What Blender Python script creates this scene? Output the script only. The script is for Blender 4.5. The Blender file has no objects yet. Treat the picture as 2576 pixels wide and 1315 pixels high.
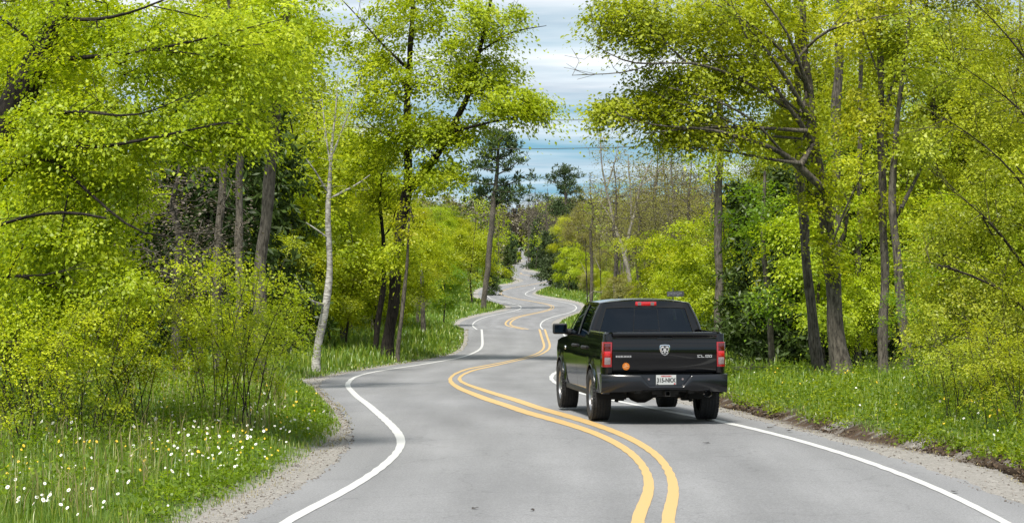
import bpy, bmesh, math
import numpy as np
from mathutils import Vector, Matrix

# ------------------------------------------------------------------ camera, world, sun, exposure
sc = bpy.context.scene
COL = sc.collection
FV, HC, HZ, CX = 6519.0, 2.52, 660.0, 1288.0     # focal length and horizon in a 2576-wide frame, camera height
cd = bpy.data.cameras.new('camera')
cam = bpy.data.objects.new('camera', cd)
COL.objects.link(cam)
cam.location = (0, 0, HC)
cam.rotation_euler = (math.radians(90), 0, 0)
cd.sensor_width = 36.0
cd.lens = 36.0 * FV / 2576.0
cd.shift_y = 2.5 / 2576.0
cd.clip_start = 0.5
cd.clip_end = 20000
sc.camera = cam

SUN_EL, SUN_AZ = math.radians(60), math.radians(200)   # azimuth clockwise from +Y: behind the camera
world = bpy.data.worlds.new('World')
sc.world = world
world.use_nodes = True


def build_world():
    nt = world.node_tree
    N, L = nt.nodes, nt.links
    N.clear()
    out = N.new('ShaderNodeOutputWorld')
    bg = N.new('ShaderNodeBackground')
    bg.inputs['Strength'].default_value = 0.065
    L.new(bg.outputs[0], out.inputs[0])
    sky = N.new('ShaderNodeTexSky')
    sky.sky_type = 'NISHITA'
    sky.sun_disc = False
    sky.sun_elevation = SUN_EL
    sky.sun_rotation = SUN_AZ
    sky.air_density = 1.0
    sky.dust_density = 0.3
    sky.ozone_density = 2.0
    tc = N.new('ShaderNodeTexCoord')
    # clear blue is taken a little above the pale rim of the sky
    lift = N.new('ShaderNodeVectorMath'); lift.operation = 'ADD'
    lift.inputs[1].default_value = (0, 0, 0.34)
    L.new(tc.outputs['Generated'], lift.inputs[0])
    nrm = N.new('ShaderNodeVectorMath'); nrm.operation = 'NORMALIZE'
    L.new(lift.outputs[0], nrm.inputs[0])
    L.new(nrm.outputs[0], sky.inputs[0])
    # clouds: a flat layer seen in perspective, streaks crowd together towards the horizon
    sep = N.new('ShaderNodeSeparateXYZ')
    L.new(tc.outputs['Generated'], sep.inputs[0])
    mx = N.new('ShaderNodeMath'); mx.operation = 'MAXIMUM'; mx.inputs[1].default_value = 0.0
    L.new(sep.outputs['Z'], mx.inputs[0])
    zz = N.new('ShaderNodeMath'); zz.operation = 'ADD'; zz.inputs[1].default_value = 0.05
    L.new(mx.outputs[0], zz.inputs[0])
    dx = N.new('ShaderNodeMath'); dx.operation = 'DIVIDE'
    dy = N.new('ShaderNodeMath'); dy.operation = 'DIVIDE'
    L.new(sep.outputs['X'], dx.inputs[0]); L.new(zz.outputs[0], dx.inputs[1])
    L.new(sep.outputs['Y'], dy.inputs[0]); L.new(zz.outputs[0], dy.inputs[1])
    cmb = N.new('ShaderNodeCombineXYZ')
    L.new(dx.outputs[0], cmb.inputs[0]); L.new(dy.outputs[0], cmb.inputs[1])
    mp = N.new('ShaderNodeMapping')
    mp.inputs['Scale'].default_value = (0.55, 0.9, 1)
    mp.inputs['Location'].default_value = (3.1, 0.35, 0)
    L.new(cmb.outputs[0], mp.inputs[0])
    nz = N.new('ShaderNodeTexNoise')
    nz.inputs['Scale'].default_value = 1.0
    nz.inputs['Detail'].default_value = 7.0
    nz.inputs['Roughness'].default_value = 0.55
    nz.inputs['Distortion'].default_value = 0.25
    L.new(mp.outputs[0], nz.inputs[0])
    # cover grows with height above the horizon, as the deck thins out far away
    cov = N.new('ShaderNodeMapRange')
    cov.inputs['From Min'].default_value = 0.015
    cov.inputs['From Max'].default_value = 0.10
    cov.inputs['To Min'].default_value = -0.07
    cov.inputs['To Max'].default_value = 0.14
    L.new(sep.outputs['Z'], cov.inputs['Value'])
    ad = N.new('ShaderNodeMath'); ad.operation = 'ADD'
    L.new(nz.outputs['Fac'], ad.inputs[0]); L.new(cov.outputs[0], ad.inputs[1])
    rp = N.new('ShaderNodeValToRGB')
    rp.color_ramp.elements[0].position = 0.36
    rp.color_ramp.elements[0].color = (0.06, 0.06, 0.06, 1)
    rp.color_ramp.elements[1].position = 0.74
    rp.color_ramp.elements[1].color = (1, 1, 1, 1)
    L.new(ad.outputs[0], rp.inputs[0])
    # lit and grey parts of the cloud deck
    n2 = N.new('ShaderNodeTexNoise')
    n2.inputs['Scale'].default_value = 2.3
    n2.inputs['Detail'].default_value = 6.0
    L.new(mp.outputs[0], n2.inputs[0])
    rc = N.new('ShaderNodeValToRGB')
    rc.color_ramp.elements[0].position = 0.35
    rc.color_ramp.elements[0].color = (2.15, 2.4, 2.7, 1)
    rc.color_ramp.elements[1].position = 0.62
    rc.color_ramp.elements[1].color = (3.6, 3.7, 3.8, 1)
    L.new(n2.outputs['Fac'], rc.inputs[0])
    tint = N.new('ShaderNodeMix'); tint.data_type = 'RGBA'; tint.blend_type = 'MULTIPLY'
    tint.inputs['Factor'].default_value = 1.0
    tint.inputs['B'].default_value = (0.47, 0.66, 0.52, 1)
    L.new(sky.outputs[0], tint.inputs['A'])
    mix = N.new('ShaderNodeMix'); mix.data_type = 'RGBA'
    L.new(rp.outputs[0], mix.inputs['Factor'])
    L.new(tint.outputs['Result'], mix.inputs['A'])
    L.new(rc.outputs[0], mix.inputs['B'])
    L.new(mix.outputs['Result'], bg.inputs['Color'])


build_world()
sd = bpy.data.lights.new('sun', 'SUN')
sd.energy = 1.5
sd.angle = math.radians(11)
sd.color = (1.0, 0.95, 0.86)
sun = bpy.data.objects.new('sun', sd)
COL.objects.link(sun)
_dir = Vector((math.sin(SUN_AZ) * math.cos(SUN_EL), math.cos(SUN_AZ) * math.cos(SUN_EL), math.sin(SUN_EL)))
sun.rotation_euler = _dir.to_track_quat('Z', 'Y').to_euler()
sun.location = (-30, -40, 60)

vs = sc.view_settings
sc.display_settings.display_device = 'sRGB'
vs.view_transform = 'Standard'
vs.look = 'None'
vs.gamma = 1.0
vs.exposure = 2.3
cy = sc.cycles
cy.max_bounces = 7
cy.diffuse_bounces = 4
cy.glossy_bounces = 3
cy.transmission_bounces = 5
cy.transparent_max_bounces = 8
cy.use_denoising = True
try:
    cy.denoiser = 'OPENIMAGEDENOISE'
except Exception:
    pass

# ------------------------------------------------------------------ helpers
def tag(o, label=None, cat=None, group=None, kind=None):
    if label: o['label'] = label
    if cat: o['category'] = cat
    if group: o['group'] = group
    if kind: o['kind'] = kind
    return o


def link(o, parent=None):
    COL.objects.link(o)
    if parent is not None:
        o.parent = parent
    return o


def empty(name, loc=(0, 0, 0), rz=0.0):
    o = bpy.data.objects.new(name, None)
    o.empty_display_size = 0.3
    o.location = loc
    o.rotation_euler = (0, 0, rz)
    return link(o)


def np_mesh(name, V, F, mat=None, smooth=False):
    """V (n,3); F (m,k) one face size."""
    V = np.asarray(V, np.float32); F = np.asarray(F, np.int32)
    me = bpy.data.meshes.new(name)
    k = F.shape[1]
    me.vertices.add(len(V)); me.vertices.foreach_set('co', V.ravel())
    me.loops.add(F.size); me.loops.foreach_set('vertex_index', F.ravel())
    me.polygons.add(len(F))
    me.polygons.foreach_set('loop_start', np.arange(0, F.size, k, dtype=np.int32))
    if smooth:
        me.polygons.foreach_set('use_smooth', np.ones(len(F), dtype=bool))
    me.update(calc_edges=True)
    if mat: me.materials.append(mat)
    return me


def obj(name, me, parent=None, loc=None):
    o = bpy.data.objects.new(name, me)
    if loc is not None: o.location = loc
    return link(o, parent)


class MB:
    """collects faces for one mesh"""
    def __init__(s):
        s.v = []; s.f = []; s.m = []

    def add(s, V, F, mi=0):
        b = len(s.v)
        s.v += [tuple(map(float, p)) for p in V]
        s.f += [tuple(b + i for i in f) for f in F]
        s.m += [mi] * len(F)
        return s

    def box(s, c, d, mi=0, M=None):
        x, y, z = d[0] / 2, d[1] / 2, d[2] / 2
        P = [(-x, -y, -z), (x, -y, -z), (x, y, -z), (-x, y, -z), (-x, -y, z), (x, -y, z), (x, y, z), (-x, y, z)]
        P = [Vector(p) for p in P]
        if M is not None: P = [M @ p for p in P]
        P = [(p.x + c[0], p.y + c[1], p.z + c[2]) for p in P]
        return s.add(P, [(0, 3, 2, 1), (4, 5, 6, 7), (0, 1, 5, 4), (1, 2, 6, 5), (2, 3, 7, 6), (3, 0, 4, 7)], mi)

    def grid(s, G, mi=0, flip=False, closed=False):
        """G rows x cols of points"""
        R, C = len(G), len(G[0])
        V = [p for r in G for p in r]
        F = []
        for i in range(R - 1):
            for j in range(C if closed else C - 1):
                a, b = i * C + j, i * C + (j + 1) % C
                c, d = b + C, a + C
                F.append((a, d, c, b) if flip else (a, b, c, d))
        return s.add(V, F, mi)

    def prism(s, pts, axis_from, axis_to, mi=0):
        """pts 2D (u,w) -> placed by callables returning 3D"""
        n = len(pts)
        A = [axis_from(*p) for p in pts]; B = [axis_to(*p) for p in pts]
        F = [tuple(range(n))[::-1], tuple(range(n, 2 * n))]
        F += [(i, (i + 1) % n, n + (i + 1) % n, n + i) for i in range(n)]
        return s.add(A + B, F, mi)

    def tube(s, pts, r, n=8, mi=0, caps=True):
        pts = [Vector(p) for p in pts]
        if not isinstance(r, (list, tuple)): r = [r] * len(pts)
        rings = []
        for i, p in enumerate(pts):
            a = (pts[min(i + 1, len(pts) - 1)] - pts[max(i - 1, 0)]).normalized()
            ref = Vector((1, 0, 0)) if abs(a.x) < 0.8 else Vector((0, 0, 1))
            u = a.cross(ref).normalized(); w = a.cross(u)
            rings.append([tuple(p + (u * math.cos(t) + w * math.sin(t)) * r[i]) for t in [2 * math.pi * k / n for k in range(n)]])
        b = len(s.v)
        s.grid(rings, mi, closed=True)
        if caps:
            s.f.append(tuple(b + k for k in range(n))); s.m.append(mi)
            e = b + (len(pts) - 1) * n
            s.f.append(tuple(e + k for k in range(n))[::-1]); s.m.append(mi)
        return s

    def lathe(s, prof, n=32, axis='x', c=(0, 0, 0), mi=0):
        """prof list of (along axis, radius)"""
        rings = []
        for a, r in prof:
            ring = []
            for k in range(n):
                t = 2 * math.pi * k / n
                u, w = r * math.cos(t), r * math.sin(t)
                if axis == 'x': p = (a, u, w)
                elif axis == 'y': p = (u, a, w)
                else: p = (u, w, a)
                ring.append((p[0] + c[0], p[1] + c[1], p[2] + c[2]))
            rings.append(ring)
        return s.grid(rings, mi, closed=True)

    def build(s, name, mats, parent=None, smooth=None, bevel=0.0, loc=None, segs=2):
        if not isinstance(mats, (list, tuple)): mats = [mats]
        me = bpy.data.meshes.new(name)
        me.from_pydata(s.v, [], s.f)
        for m in mats: me.materials.append(m)
        if len(mats) > 1:
            me.polygons.foreach_set('material_index', s.m)
        bm = bmesh.new(); bm.from_mesh(me)
        bmesh.ops.remove_doubles(bm, verts=bm.verts, dist=1e-5)
        bmesh.ops.recalc_face_normals(bm, faces=bm.faces)
        if bevel > 0:
            es = [e for e in bm.edges if len(e.link_faces) == 2 and e.calc_face_angle(0) > 0.5]
            bmesh.ops.bevel(bm, geom=es, offset=bevel, segments=segs, affect='EDGES', profile=0.6, clamp_overlap=True)
        bm.to_mesh(me); bm.free()
        if smooth is not None:
            me.polygons.foreach_set('use_smooth', np.ones(len(me.polygons), dtype=bool))
            me.set_sharp_from_angle(angle=math.radians(smooth))
        me.update()
        o = bpy.data.objects.new(name, me)
        if loc is not None: o.location = loc
        return link(o, parent)


# ------------------------------------------------------------------ materials
MAT = {}


def nodes(name):
    m = bpy.data.materials.new(name)
    m.use_nodes = True
    nt = m.node_tree
    nt.nodes.clear()
    out = nt.nodes.new('ShaderNodeOutputMaterial')
    MAT[name] = m
    return m, nt, nt.nodes, nt.links, out


def plain(name, col, rough=0.5, metal=0.0, coat=0.0, spec=0.5, var=0.0, bump=0.0, scale=40.0):
    m, nt, N, L, out = nodes(name)
    p = N.new('ShaderNodeBsdfPrincipled')
    p.inputs['Base Color'].default_value = (*col, 1)
    p.inputs['Roughness'].default_value = rough
    p.inputs['Metallic'].default_value = metal
    p.inputs['Coat Weight'].default_value = coat
    p.inputs['Coat Roughness'].default_value = 0.03
    p.inputs['Specular IOR Level'].default_value = spec
    L.new(p.outputs[0], out.inputs[0])
    if var or bump:
        tc = N.new('ShaderNodeTexCoord')
        nz = N.new('ShaderNodeTexNoise')
        nz.inputs['Scale'].default_value = scale; nz.inputs['Detail'].default_value = 5
        L.new(tc.outputs['Object'], nz.inputs[0])
        if var:
            mr = N.new('ShaderNodeMapRange')
            mr.inputs['From Min'].default_value = 0.3; mr.inputs['From Max'].default_value = 0.7
            mr.inputs['To Min'].default_value = 1 - var; mr.inputs['To Max'].default_value = 1 + var
            L.new(nz.outputs['Fac'], mr.inputs['Value'])
            mm = N.new('ShaderNodeMix'); mm.data_type = 'RGBA'; mm.blend_type = 'MULTIPLY'
            mm.inputs['Factor'].default_value = 1
            mm.inputs['A'].default_value = (*col, 1)
            L.new(mr.outputs[0], mm.inputs['B'])
            L.new(mm.outputs['Result'], p.inputs['Base Color'])
        if bump:
            b = N.new('ShaderNodeBump'); b.inputs['Strength'].default_value = bump; b.inputs['Distance'].default_value = 0.02
            L.new(nz.outputs['Fac'], b.inputs['Height']); L.new(b.outputs[0], p.inputs['Normal'])
    return m


def leaf_mat(name, cols, trans=0.52, gloss=0.02, objvar=0.2, tone=True):
    """cols: three leaf colours, one picked per leaf, the whole tree shifted a little"""
    m, nt, N, L, out = nodes(name)
    g = N.new('ShaderNodeNewGeometry')
    oi = N.new('ShaderNodeObjectInfo')
    rp = N.new('ShaderNodeValToRGB')
    e = rp.color_ramp.elements
    e[0].position = 0.0; e[0].color = (*cols[0], 1)
    e[1].position = 1.0; e[1].color = (*cols[2], 1)
    k = e.new(0.55); k.color = (*cols[1], 1)
    tn = N.new('ShaderNodeAttribute'); tn.attribute_name = 'tone'
    t1 = N.new('ShaderNodeMath'); t1.operation = 'MULTIPLY_ADD'; t1.inputs[1].default_value = 0.35
    t2 = N.new('ShaderNodeMath'); t2.operation = 'MULTIPLY'; t2.inputs[1].default_value = 0.65 if tone else 0.0
    if not tone: t1.inputs[1].default_value = 1.0
    L.new(tn.outputs['Fac'], t2.inputs[0]); L.new(g.outputs['Random Per Island'], t1.inputs[0]); L.new(t2.outputs[0], t1.inputs[2])
    L.new(t1.outputs[0], rp.inputs[0])
    hs = N.new('ShaderNodeHueSaturation')
    mr = N.new('ShaderNodeMapRange')
    mr.inputs['To Min'].default_value = 0.5 - 0.008; mr.inputs['To Max'].default_value = 0.5 + 0.016
    L.new(oi.outputs['Random'], mr.inputs['Value'])
    L.new(mr.outputs[0], hs.inputs['Hue'])
    mv = N.new('ShaderNodeMapRange')
    mv.inputs['To Min'].default_value = 1 - objvar; mv.inputs['To Max'].default_value = 1 + objvar
    ml = N.new('ShaderNodeMath'); ml.operation = 'MULTIPLY'; ml.inputs[1].default_value = 7.31
    fr = N.new('ShaderNodeMath'); fr.operation = 'FRACT'
    L.new(oi.outputs['Random'], ml.inputs[0]); L.new(ml.outputs[0], fr.inputs[0]); L.new(fr.outputs[0], mv.inputs['Value'])
    L.new(mv.outputs[0], hs.inputs['Value'])
    L.new(rp.outputs[0], hs.inputs['Color'])
    d = N.new('ShaderNodeBsdfDiffuse'); t = N.new('ShaderNodeBsdfTranslucent')
    L.new(hs.outputs[0], d.inputs[0])
    tw = N.new('ShaderNodeMix'); tw.data_type = 'RGBA'; tw.blend_type = 'MULTIPLY'; tw.inputs['Factor'].default_value = 1
    tw.inputs['B'].default_value = (1.15, 1.1, 0.55, 1)
    L.new(hs.outputs[0], tw.inputs['A']); L.new(tw.outputs['Result'], t.inputs[0])
    mx = N.new('ShaderNodeMixShader'); mx.inputs[0].default_value = trans
    L.new(d.outputs[0], mx.inputs[1]); L.new(t.outputs[0], mx.inputs[2])
    if gloss > 0:
        gl = N.new('ShaderNodeBsdfGlossy'); gl.inputs['Roughness'].default_value = 0.45
        m2 = N.new('ShaderNodeMixShader'); m2.inputs[0].default_value = gloss
        L.new(mx.outputs[0], m2.inputs[1]); L.new(gl.outputs[0], m2.inputs[2])
        L.new(m2.outputs[0], out.inputs[0])
    else:
        L.new(mx.outputs[0], out.inputs[0])
    return m


def bark_mat(name, c0, c1, zs=1.2, scale=14.0, bump=0.6):
    m, nt, N, L, out = nodes(name)
    p = N.new('ShaderNodeBsdfPrincipled'); p.inputs['Roughness'].default_value = 0.9
    p.inputs['Specular IOR Level'].default_value = 0.15
    tc = N.new('ShaderNodeTexCoord')
    mp = N.new('ShaderNodeMapping'); mp.inputs['Scale'].default_value = (1, 1, zs)
    L.new(tc.outputs['Object'], mp.inputs[0])
    nz = N.new('ShaderNodeTexNoise'); nz.inputs['Scale'].default_value = scale
    nz.inputs['Detail'].default_value = 8; nz.inputs['Roughness'].default_value = 0.65
    L.new(mp.outputs[0], nz.inputs[0])
    rp = N.new('ShaderNodeValToRGB')
    rp.color_ramp.elements[0].position = 0.36; rp.color_ramp.elements[0].color = (*c0, 1)
    rp.color_ramp.elements[1].position = 0.64; rp.color_ramp.elements[1].color = (*c1, 1)
    L.new(nz.outputs['Fac'], rp.inputs[0])
    n2 = N.new('ShaderNodeTexNoise'); n2.inputs['Scale'].default_value = 1.3; n2.inputs['Detail'].default_value = 3
    L.new(tc.outputs['Object'], n2.inputs[0])
    mr = N.new('ShaderNodeMapRange'); mr.inputs['From Min'].default_value = 0.3; mr.inputs['From Max'].default_value = 0.7
    mr.inputs['To Min'].default_value = 0.7; mr.inputs['To Max'].default_value = 1.25
    L.new(n2.outputs['Fac'], mr.inputs['Value'])
    mm = N.new('ShaderNodeMix'); mm.data_type = 'RGBA'; mm.blend_type = 'MULTIPLY'; mm.inputs['Factor'].default_value = 1
    L.new(rp.outputs[0], mm.inputs['A']); L.new(mr.outputs[0], mm.inputs['B'])
    L.new(mm.outputs['Result'], p.inputs['Base Color'])
    b = N.new('ShaderNodeBump'); b.inputs['Strength'].default_value = bump; b.inputs['Distance'].default_value = 0.04
    L.new(nz.outputs['Fac'], b.inputs['Height']); L.new(b.outputs[0], p.inputs['Normal'])
    L.new(p.outputs[0], out.inputs[0])
    return m


leaf_mat('leaf_maple', [(0.13, 0.20, 0.008), (0.37, 0.45, 0.012), (0.56, 0.60, 0.035)])
leaf_mat('leaf_oak', [(0.14, 0.195, 0.010), (0.38, 0.44, 0.014), (0.56, 0.58, 0.045)])
leaf_mat('leaf_young', [(0.17, 0.245, 0.008), (0.34, 0.415, 0.012), (0.48, 0.52, 0.03)])
leaf_mat('leaf_olive', [(0.12, 0.16, 0.010), (0.29, 0.33, 0.016), (0.46, 0.48, 0.045)])
leaf_mat('leaf_mid', [(0.10, 0.17, 0.008), (0.17, 0.26, 0.010), (0.26, 0.34, 0.02)])
leaf_mat('leaf_bud', [(0.17, 0.16, 0.05), (0.25, 0.24, 0.07), (0.33, 0.33, 0.09)])
leaf_mat('leaf_brown', [(0.07, 0.058, 0.045), (0.12, 0.10, 0.078), (0.18, 0.16, 0.115)], trans=0.15)
leaf_mat('needle_dark', [(0.022, 0.04, 0.010), (0.042, 0.07, 0.014), (0.08, 0.11, 0.02)], trans=0.15)
leaf_mat('needle_pine', [(0.028, 0.05, 0.018), (0.055, 0.085, 0.03), (0.10, 0.13, 0.045)], trans=0.15)
leaf_mat('grass_blade', [(0.07, 0.13, 0.007), (0.125, 0.20, 0.010), (0.25, 0.28, 0.035)], trans=0.35, gloss=0.05, tone=False)
leaf_mat('grass_far', [(0.10, 0.19, 0.012), (0.14, 0.25, 0.016), (0.22, 0.29, 0.03)], trans=0.3, gloss=0.03)
leaf_mat('grass_dry', [(0.20, 0.17, 0.07), (0.30, 0.26, 0.12), (0.42, 0.37, 0.20)], trans=0.25, tone=False)
bark_mat('bark_grey', (0.032, 0.028, 0.023), (0.145, 0.128, 0.105), zs=0.25, scale=22)
bark_mat('bark_dark', (0.008, 0.007, 0.006), (0.036, 0.030, 0.026), zs=0.25, scale=22)
bark_mat('bark_twig', (0.022, 0.018, 0.015), (0.075, 0.062, 0.048), zs=0.5, scale=20)
bark_mat('bark_pale', (0.13, 0.115, 0.10), (0.33, 0.30, 0.27), zs=0.5, scale=12, bump=0.2)
bark_mat('bark_birch', (0.13, 0.12, 0.105), (0.48, 0.465, 0.43), zs=3.0, scale=7, bump=0.15)
bark_mat('bark_rock', (0.10, 0.09, 0.08), (0.30, 0.27, 0.23), zs=1, scale=9)

# ------------------------------------------------------------------ the lie of the land
KEY = [(1400, 22.2), (1315, 25.08), (1200, 30.42), (1120, 35.7), (1062, 40.87), (1030, 44.4), (1011, 48.2), (985, 56), (960, 66), (926, 80),
       (900, 94), (870, 113), (845, 130), (826, 143)]
KEY2 = [(825, 210), (800, 236), (775, 268), (757, 300), (737, 345), (718, 395), (705, 440), (690, 500), (680, 550), (660, 680), (645, 780),
        (632, 880), (623, 960)]
kd = [-400.0, 0.0, 10.0] + [d for y, d in KEY] + [158, 175, 192] + [d for y, d in KEY2] + [1100, 1400, 6000]
kz = [0.0, 0.0, 0.0] + [HC - (y - HZ) * d / FV for y, d in KEY] + [-1.75, -2.75, -3.0] + [HC - (y - HZ) * d / FV for y, d in KEY2] + [10, 12, 12]
_D = np.arange(-400, 6000, 0.5)
_Z = np.interp(_D, kd, kz)
_k = np.exp(-0.5 * (np.arange(-24, 25) * 0.5 / 3.0) ** 2); _k /= _k.sum()
_Z = np.convolve(np.pad(_Z, 24, mode='edge'), _k, 'valid')
_nearflat = _D < 44
_Z[_nearflat] = np.where(_D[_nearflat] < 40, 0.0, _Z[_nearflat] * (_D[_nearflat] - 40) / 4)


def zroad(d):
    return np.interp(d, _D, _Z)


_vis = (_D >= 15) & (_D <= 1000)
_vd = _D[_vis]; _vy = HZ + (HC - _Z[_vis]) * FV / _vd
_cm = np.minimum.accumulate(_vy)
_seen = np.r_[True, _vy[1:] < _cm[:-1] - 1e-9]
_sd, _sy = _vd[_seen], _vy[_seen]


def depth_of(y):
    """depth of the road surface that shows at image row y"""
    return np.interp(-np.asarray(y, float), -_sy, _sd)


def W(x, y, d):
    return np.array([(x - CX) * d / FV, d, HC - (y - HZ) * d / FV])


def trace(pts, sm=1.6):
    """image polyline on the road -> X as a function of depth"""
    p = sorted(pts, key=lambda q: -q[1])
    ys = np.array([q[1] for q in p], float); xs = np.array([q[0] for q in p], float)
    d = depth_of(ys); X = (xs - CX) * d / FV
    keep = np.r_[True, np.diff(d) > 0.05]
    g = np.arange(-400, 6000, 0.5)
    v = np.interp(g, d[keep], X[keep])
    out = v.copy()
    for s, lo in ((sm, -500), (sm * 2.2, 90), (sm * 4, 200)):
        n = int(s * 6) + 1
        k = np.exp(-0.5 * (np.arange(-n, n + 1) * 0.5 / s) ** 2); k /= k.sum()
        w = np.convolve(np.pad(v, n, mode='edge'), k, 'valid')
        out[g >= lo] = w[g >= lo]
    return lambda q: np.interp(q, g, out)


XPL = trace([(560, 1325), (700, 1255), (800, 1200), (860, 1150), (888, 1110), (885, 1080), (860, 1040), (830, 1005), (805, 985), (800, 970), (815, 955),
             (850, 943), (920, 930), (1000, 917), (1073, 906), (1128, 897), (1159, 886), (1173, 871), (1177, 849), (1179, 828), (1153, 815),
             (1156, 808), (1174, 802), (1220, 791), (1263, 783.5), (1294, 777), (1297, 774), (1278, 768), (1232, 757.5), (1205, 748), (1202, 738),
             (1205, 730), (1226, 723), (1269, 718), (1306, 711.6), (1318, 707), (1315, 702), (1284, 696), (1266, 688.6), (1272, 682.5),
             (1281, 672), (1302, 664), (1324, 657), (1308, 650), (1294, 644), (1300, 637), (1313, 632), (1298, 627), (1288, 622)])
XPR = trace([(2700, 1325), (2576, 1275), (2450, 1215), (2300, 1165), (2150, 1120), (2000, 1080), (1880, 1052), (1800, 1032), (1700, 1012), (1560, 992), (1450, 972),
             (1415, 953), (1420, 940), (1450, 925), (1480, 905), (1490, 885), (1470, 865), (1431, 850), (1396, 827), (1384, 815.7),
             (1388.6, 808), (1410, 797), (1440.6, 789.6), (1459, 782), (1465, 773), (1456, 763.6), (1425, 757.5), (1364, 748), (1339.6, 742),
             (1338, 736), (1355, 727), (1385.5, 719), (1413, 716), (1411.5, 708.5), (1405, 700), (1400, 695), (1373, 688.6), (1318, 682.5),
             (1309, 679.4), (1328, 669), (1347, 660), (1344, 654), (1326, 647), (1314, 642), (1322, 637), (1332, 632), (1314, 627), (1298, 622)])
WL = trace([(690, 1325), (715, 1310), (800, 1272), (900, 1218), (970, 1170), (1010, 1130), (1013, 1105), (995, 1080), (950, 1040), (900, 1000), (876, 975),
            (874, 965), (885, 952), (910, 942), (960, 932), (1073, 915), (1171, 897), (1208, 880), (1214, 868), (1213, 843), (1206, 826.5),
            (1185, 825), (1188, 814), (1199, 805), (1223, 796), (1263, 788), (1300, 781), (1314, 776), (1309, 768), (1272, 760), (1239, 754), (1226, 745),
            (1222, 735), (1232, 727)], 1.2)
WR = trace([(2548, 1325), (2430, 1262), (2300, 1205), (2150, 1150), (2000, 1105), (1900, 1080), (1804, 1058), (1758, 1051), (1650, 1030), (1558, 1011),
            (1470, 993), (1410, 971), (1387, 955), (1386, 949), (1391, 941), (1411, 930), (1450, 915), (1470, 895), (1465, 875), (1420, 845), (1390, 828),
            (1358, 823), (1358, 816), (1367, 805), (1398, 794), (1434.5, 786.6), (1450, 779), (1451, 771), (1441, 765), (1400, 757), (1340, 748),
            (1319, 741), (1327, 733), (1346, 727.5)], 1.2)
YL = trace([(1590, 1325), (1605, 1300), (1634, 1245), (1636, 1205), (1610, 1160), (1570, 1126), (1500, 1091), (1430, 1068), (1330, 1042), (1230, 1008),
            (1160, 980), (1136, 965), (1131, 953), (1144, 941), (1174, 929), (1269, 911), (1343, 894), (1364, 883), (1370, 871), (1363, 849), (1340, 826.5),
            (1269, 825), (1269, 815.7), (1275, 806.5), (1294, 797), (1343, 788), (1379, 780.5), (1391, 773), (1382.5, 766.7), (1333.5, 757.5), (1287.6, 750),
            (1260, 742), (1255.4, 737.6), (1260, 731.5), (1281.5, 725), (1333.5, 716), (1379.4, 708.5), (1392, 705), (1379.4, 699), (1343, 695), (1309, 690)], 1.2)
YR = trace([(1668, 1325), (1680, 1300), (1698, 1245), (1692, 1200), (1660, 1150), (1600, 1110), (1530, 1080), (1450, 1055), (1350, 1027), (1240, 990),
            (1180, 970), (1158, 960), (1154, 953), (1162, 944), (1190, 932), (1272, 914), (1358, 894), (1381, 880), (1384, 868), (1376, 846), (1352, 826.5),
            (1281, 825), (1281, 815.7), (1287, 806.5), (1304, 797), (1351, 788), (1386, 780.5), (1397, 773), (1389, 766.7), (1339, 757.5), (1292, 750),
            (1264, 742), (1259, 737.6), (1263, 731.5), (1285, 725), (1337, 716), (1382, 708.5), (1395, 705), (1382, 699), (1346, 695), (1312, 690)], 1.2)
_GLx = trace([(430, 1325), (600, 1240), (720, 1180), (790, 1125), (845, 1090), (872, 1072), (852, 1035), (818, 1002), (790, 980), (758, 962),
              (750, 952), (835, 939), (910, 927), (990, 914), (1066, 903), (1120, 893), (1150, 882), (1163, 868), (1167, 849), (1167, 828), (1140, 815),
              (1142, 808), (1165, 799), (1210, 788), (1255, 780), (1278, 776), (1278, 773), (1265, 767), (1190, 750), (1192, 730), (1220, 721), (1300, 709), (1262, 694), (1240, 686), (1270, 670)])
_GRx = trace([(2900, 1325), (2640, 1215), (2480, 1150), (2300, 1120), (2120, 1092), (1980, 1055), (1880, 1028), (1800, 1010), (1690, 990), (1560, 968), (1470, 950),
              (1465, 930), (1500, 905), (1510, 885), (1490, 862), (1460, 845), (1430, 827), (1402, 817), (1405, 808), (1425, 798), (1455, 790),
              (1475, 780), (1480, 770), (1462, 760), (1430, 753), (1350, 741), (1345, 735), (1365, 725), (1420, 712), (1420, 702), (1380, 686), (1330, 678)])


def GWL(d): return np.clip(XPL(d) - _GLx(d), 0.12, 2.6)
def GWR(d): return np.clip(_GRx(d) - XPR(d), 0.15, 2.6)


def hnoise(x, y):
    return (np.sin(x * 0.71 + 1.3 * np.sin(y * 0.23)) * np.cos(y * 0.37 + 0.8 * np.sin(x * 0.5)) * 0.6
            + 0.4 * np.sin(x * 1.9 + y * 0.83 + 1.1) * np.sin(y * 1.31 - x * 0.6))


def bank(t, g, side, x, d):
    """height above the road at distance t outside the pavement; g is the gravel width"""
    u = np.maximum(t - g, 0)
    rise = 0.24 * (1 - np.exp(-u / 1.5)) + np.clip(u - 3, 0, 400) * 0.028 * np.exp(-np.clip(u - 3, 0, 400) / 90)
    if side > 0:
        rise = rise + 0.11 * (1 - np.exp(-u / 0.3)) * np.clip((75 - d) / 25, 0, 1)
    n = hnoise(x, d) * 0.07 * np.clip(u / 1.2, 0, 1) + hnoise(x * 3.1, d * 2.7) * 0.025 * np.clip(t / 0.5, 0, 1)
    return rise + n - 0.035 * np.clip(t / 0.35, 0, 1) * np.exp(-u / 0.6)


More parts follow.
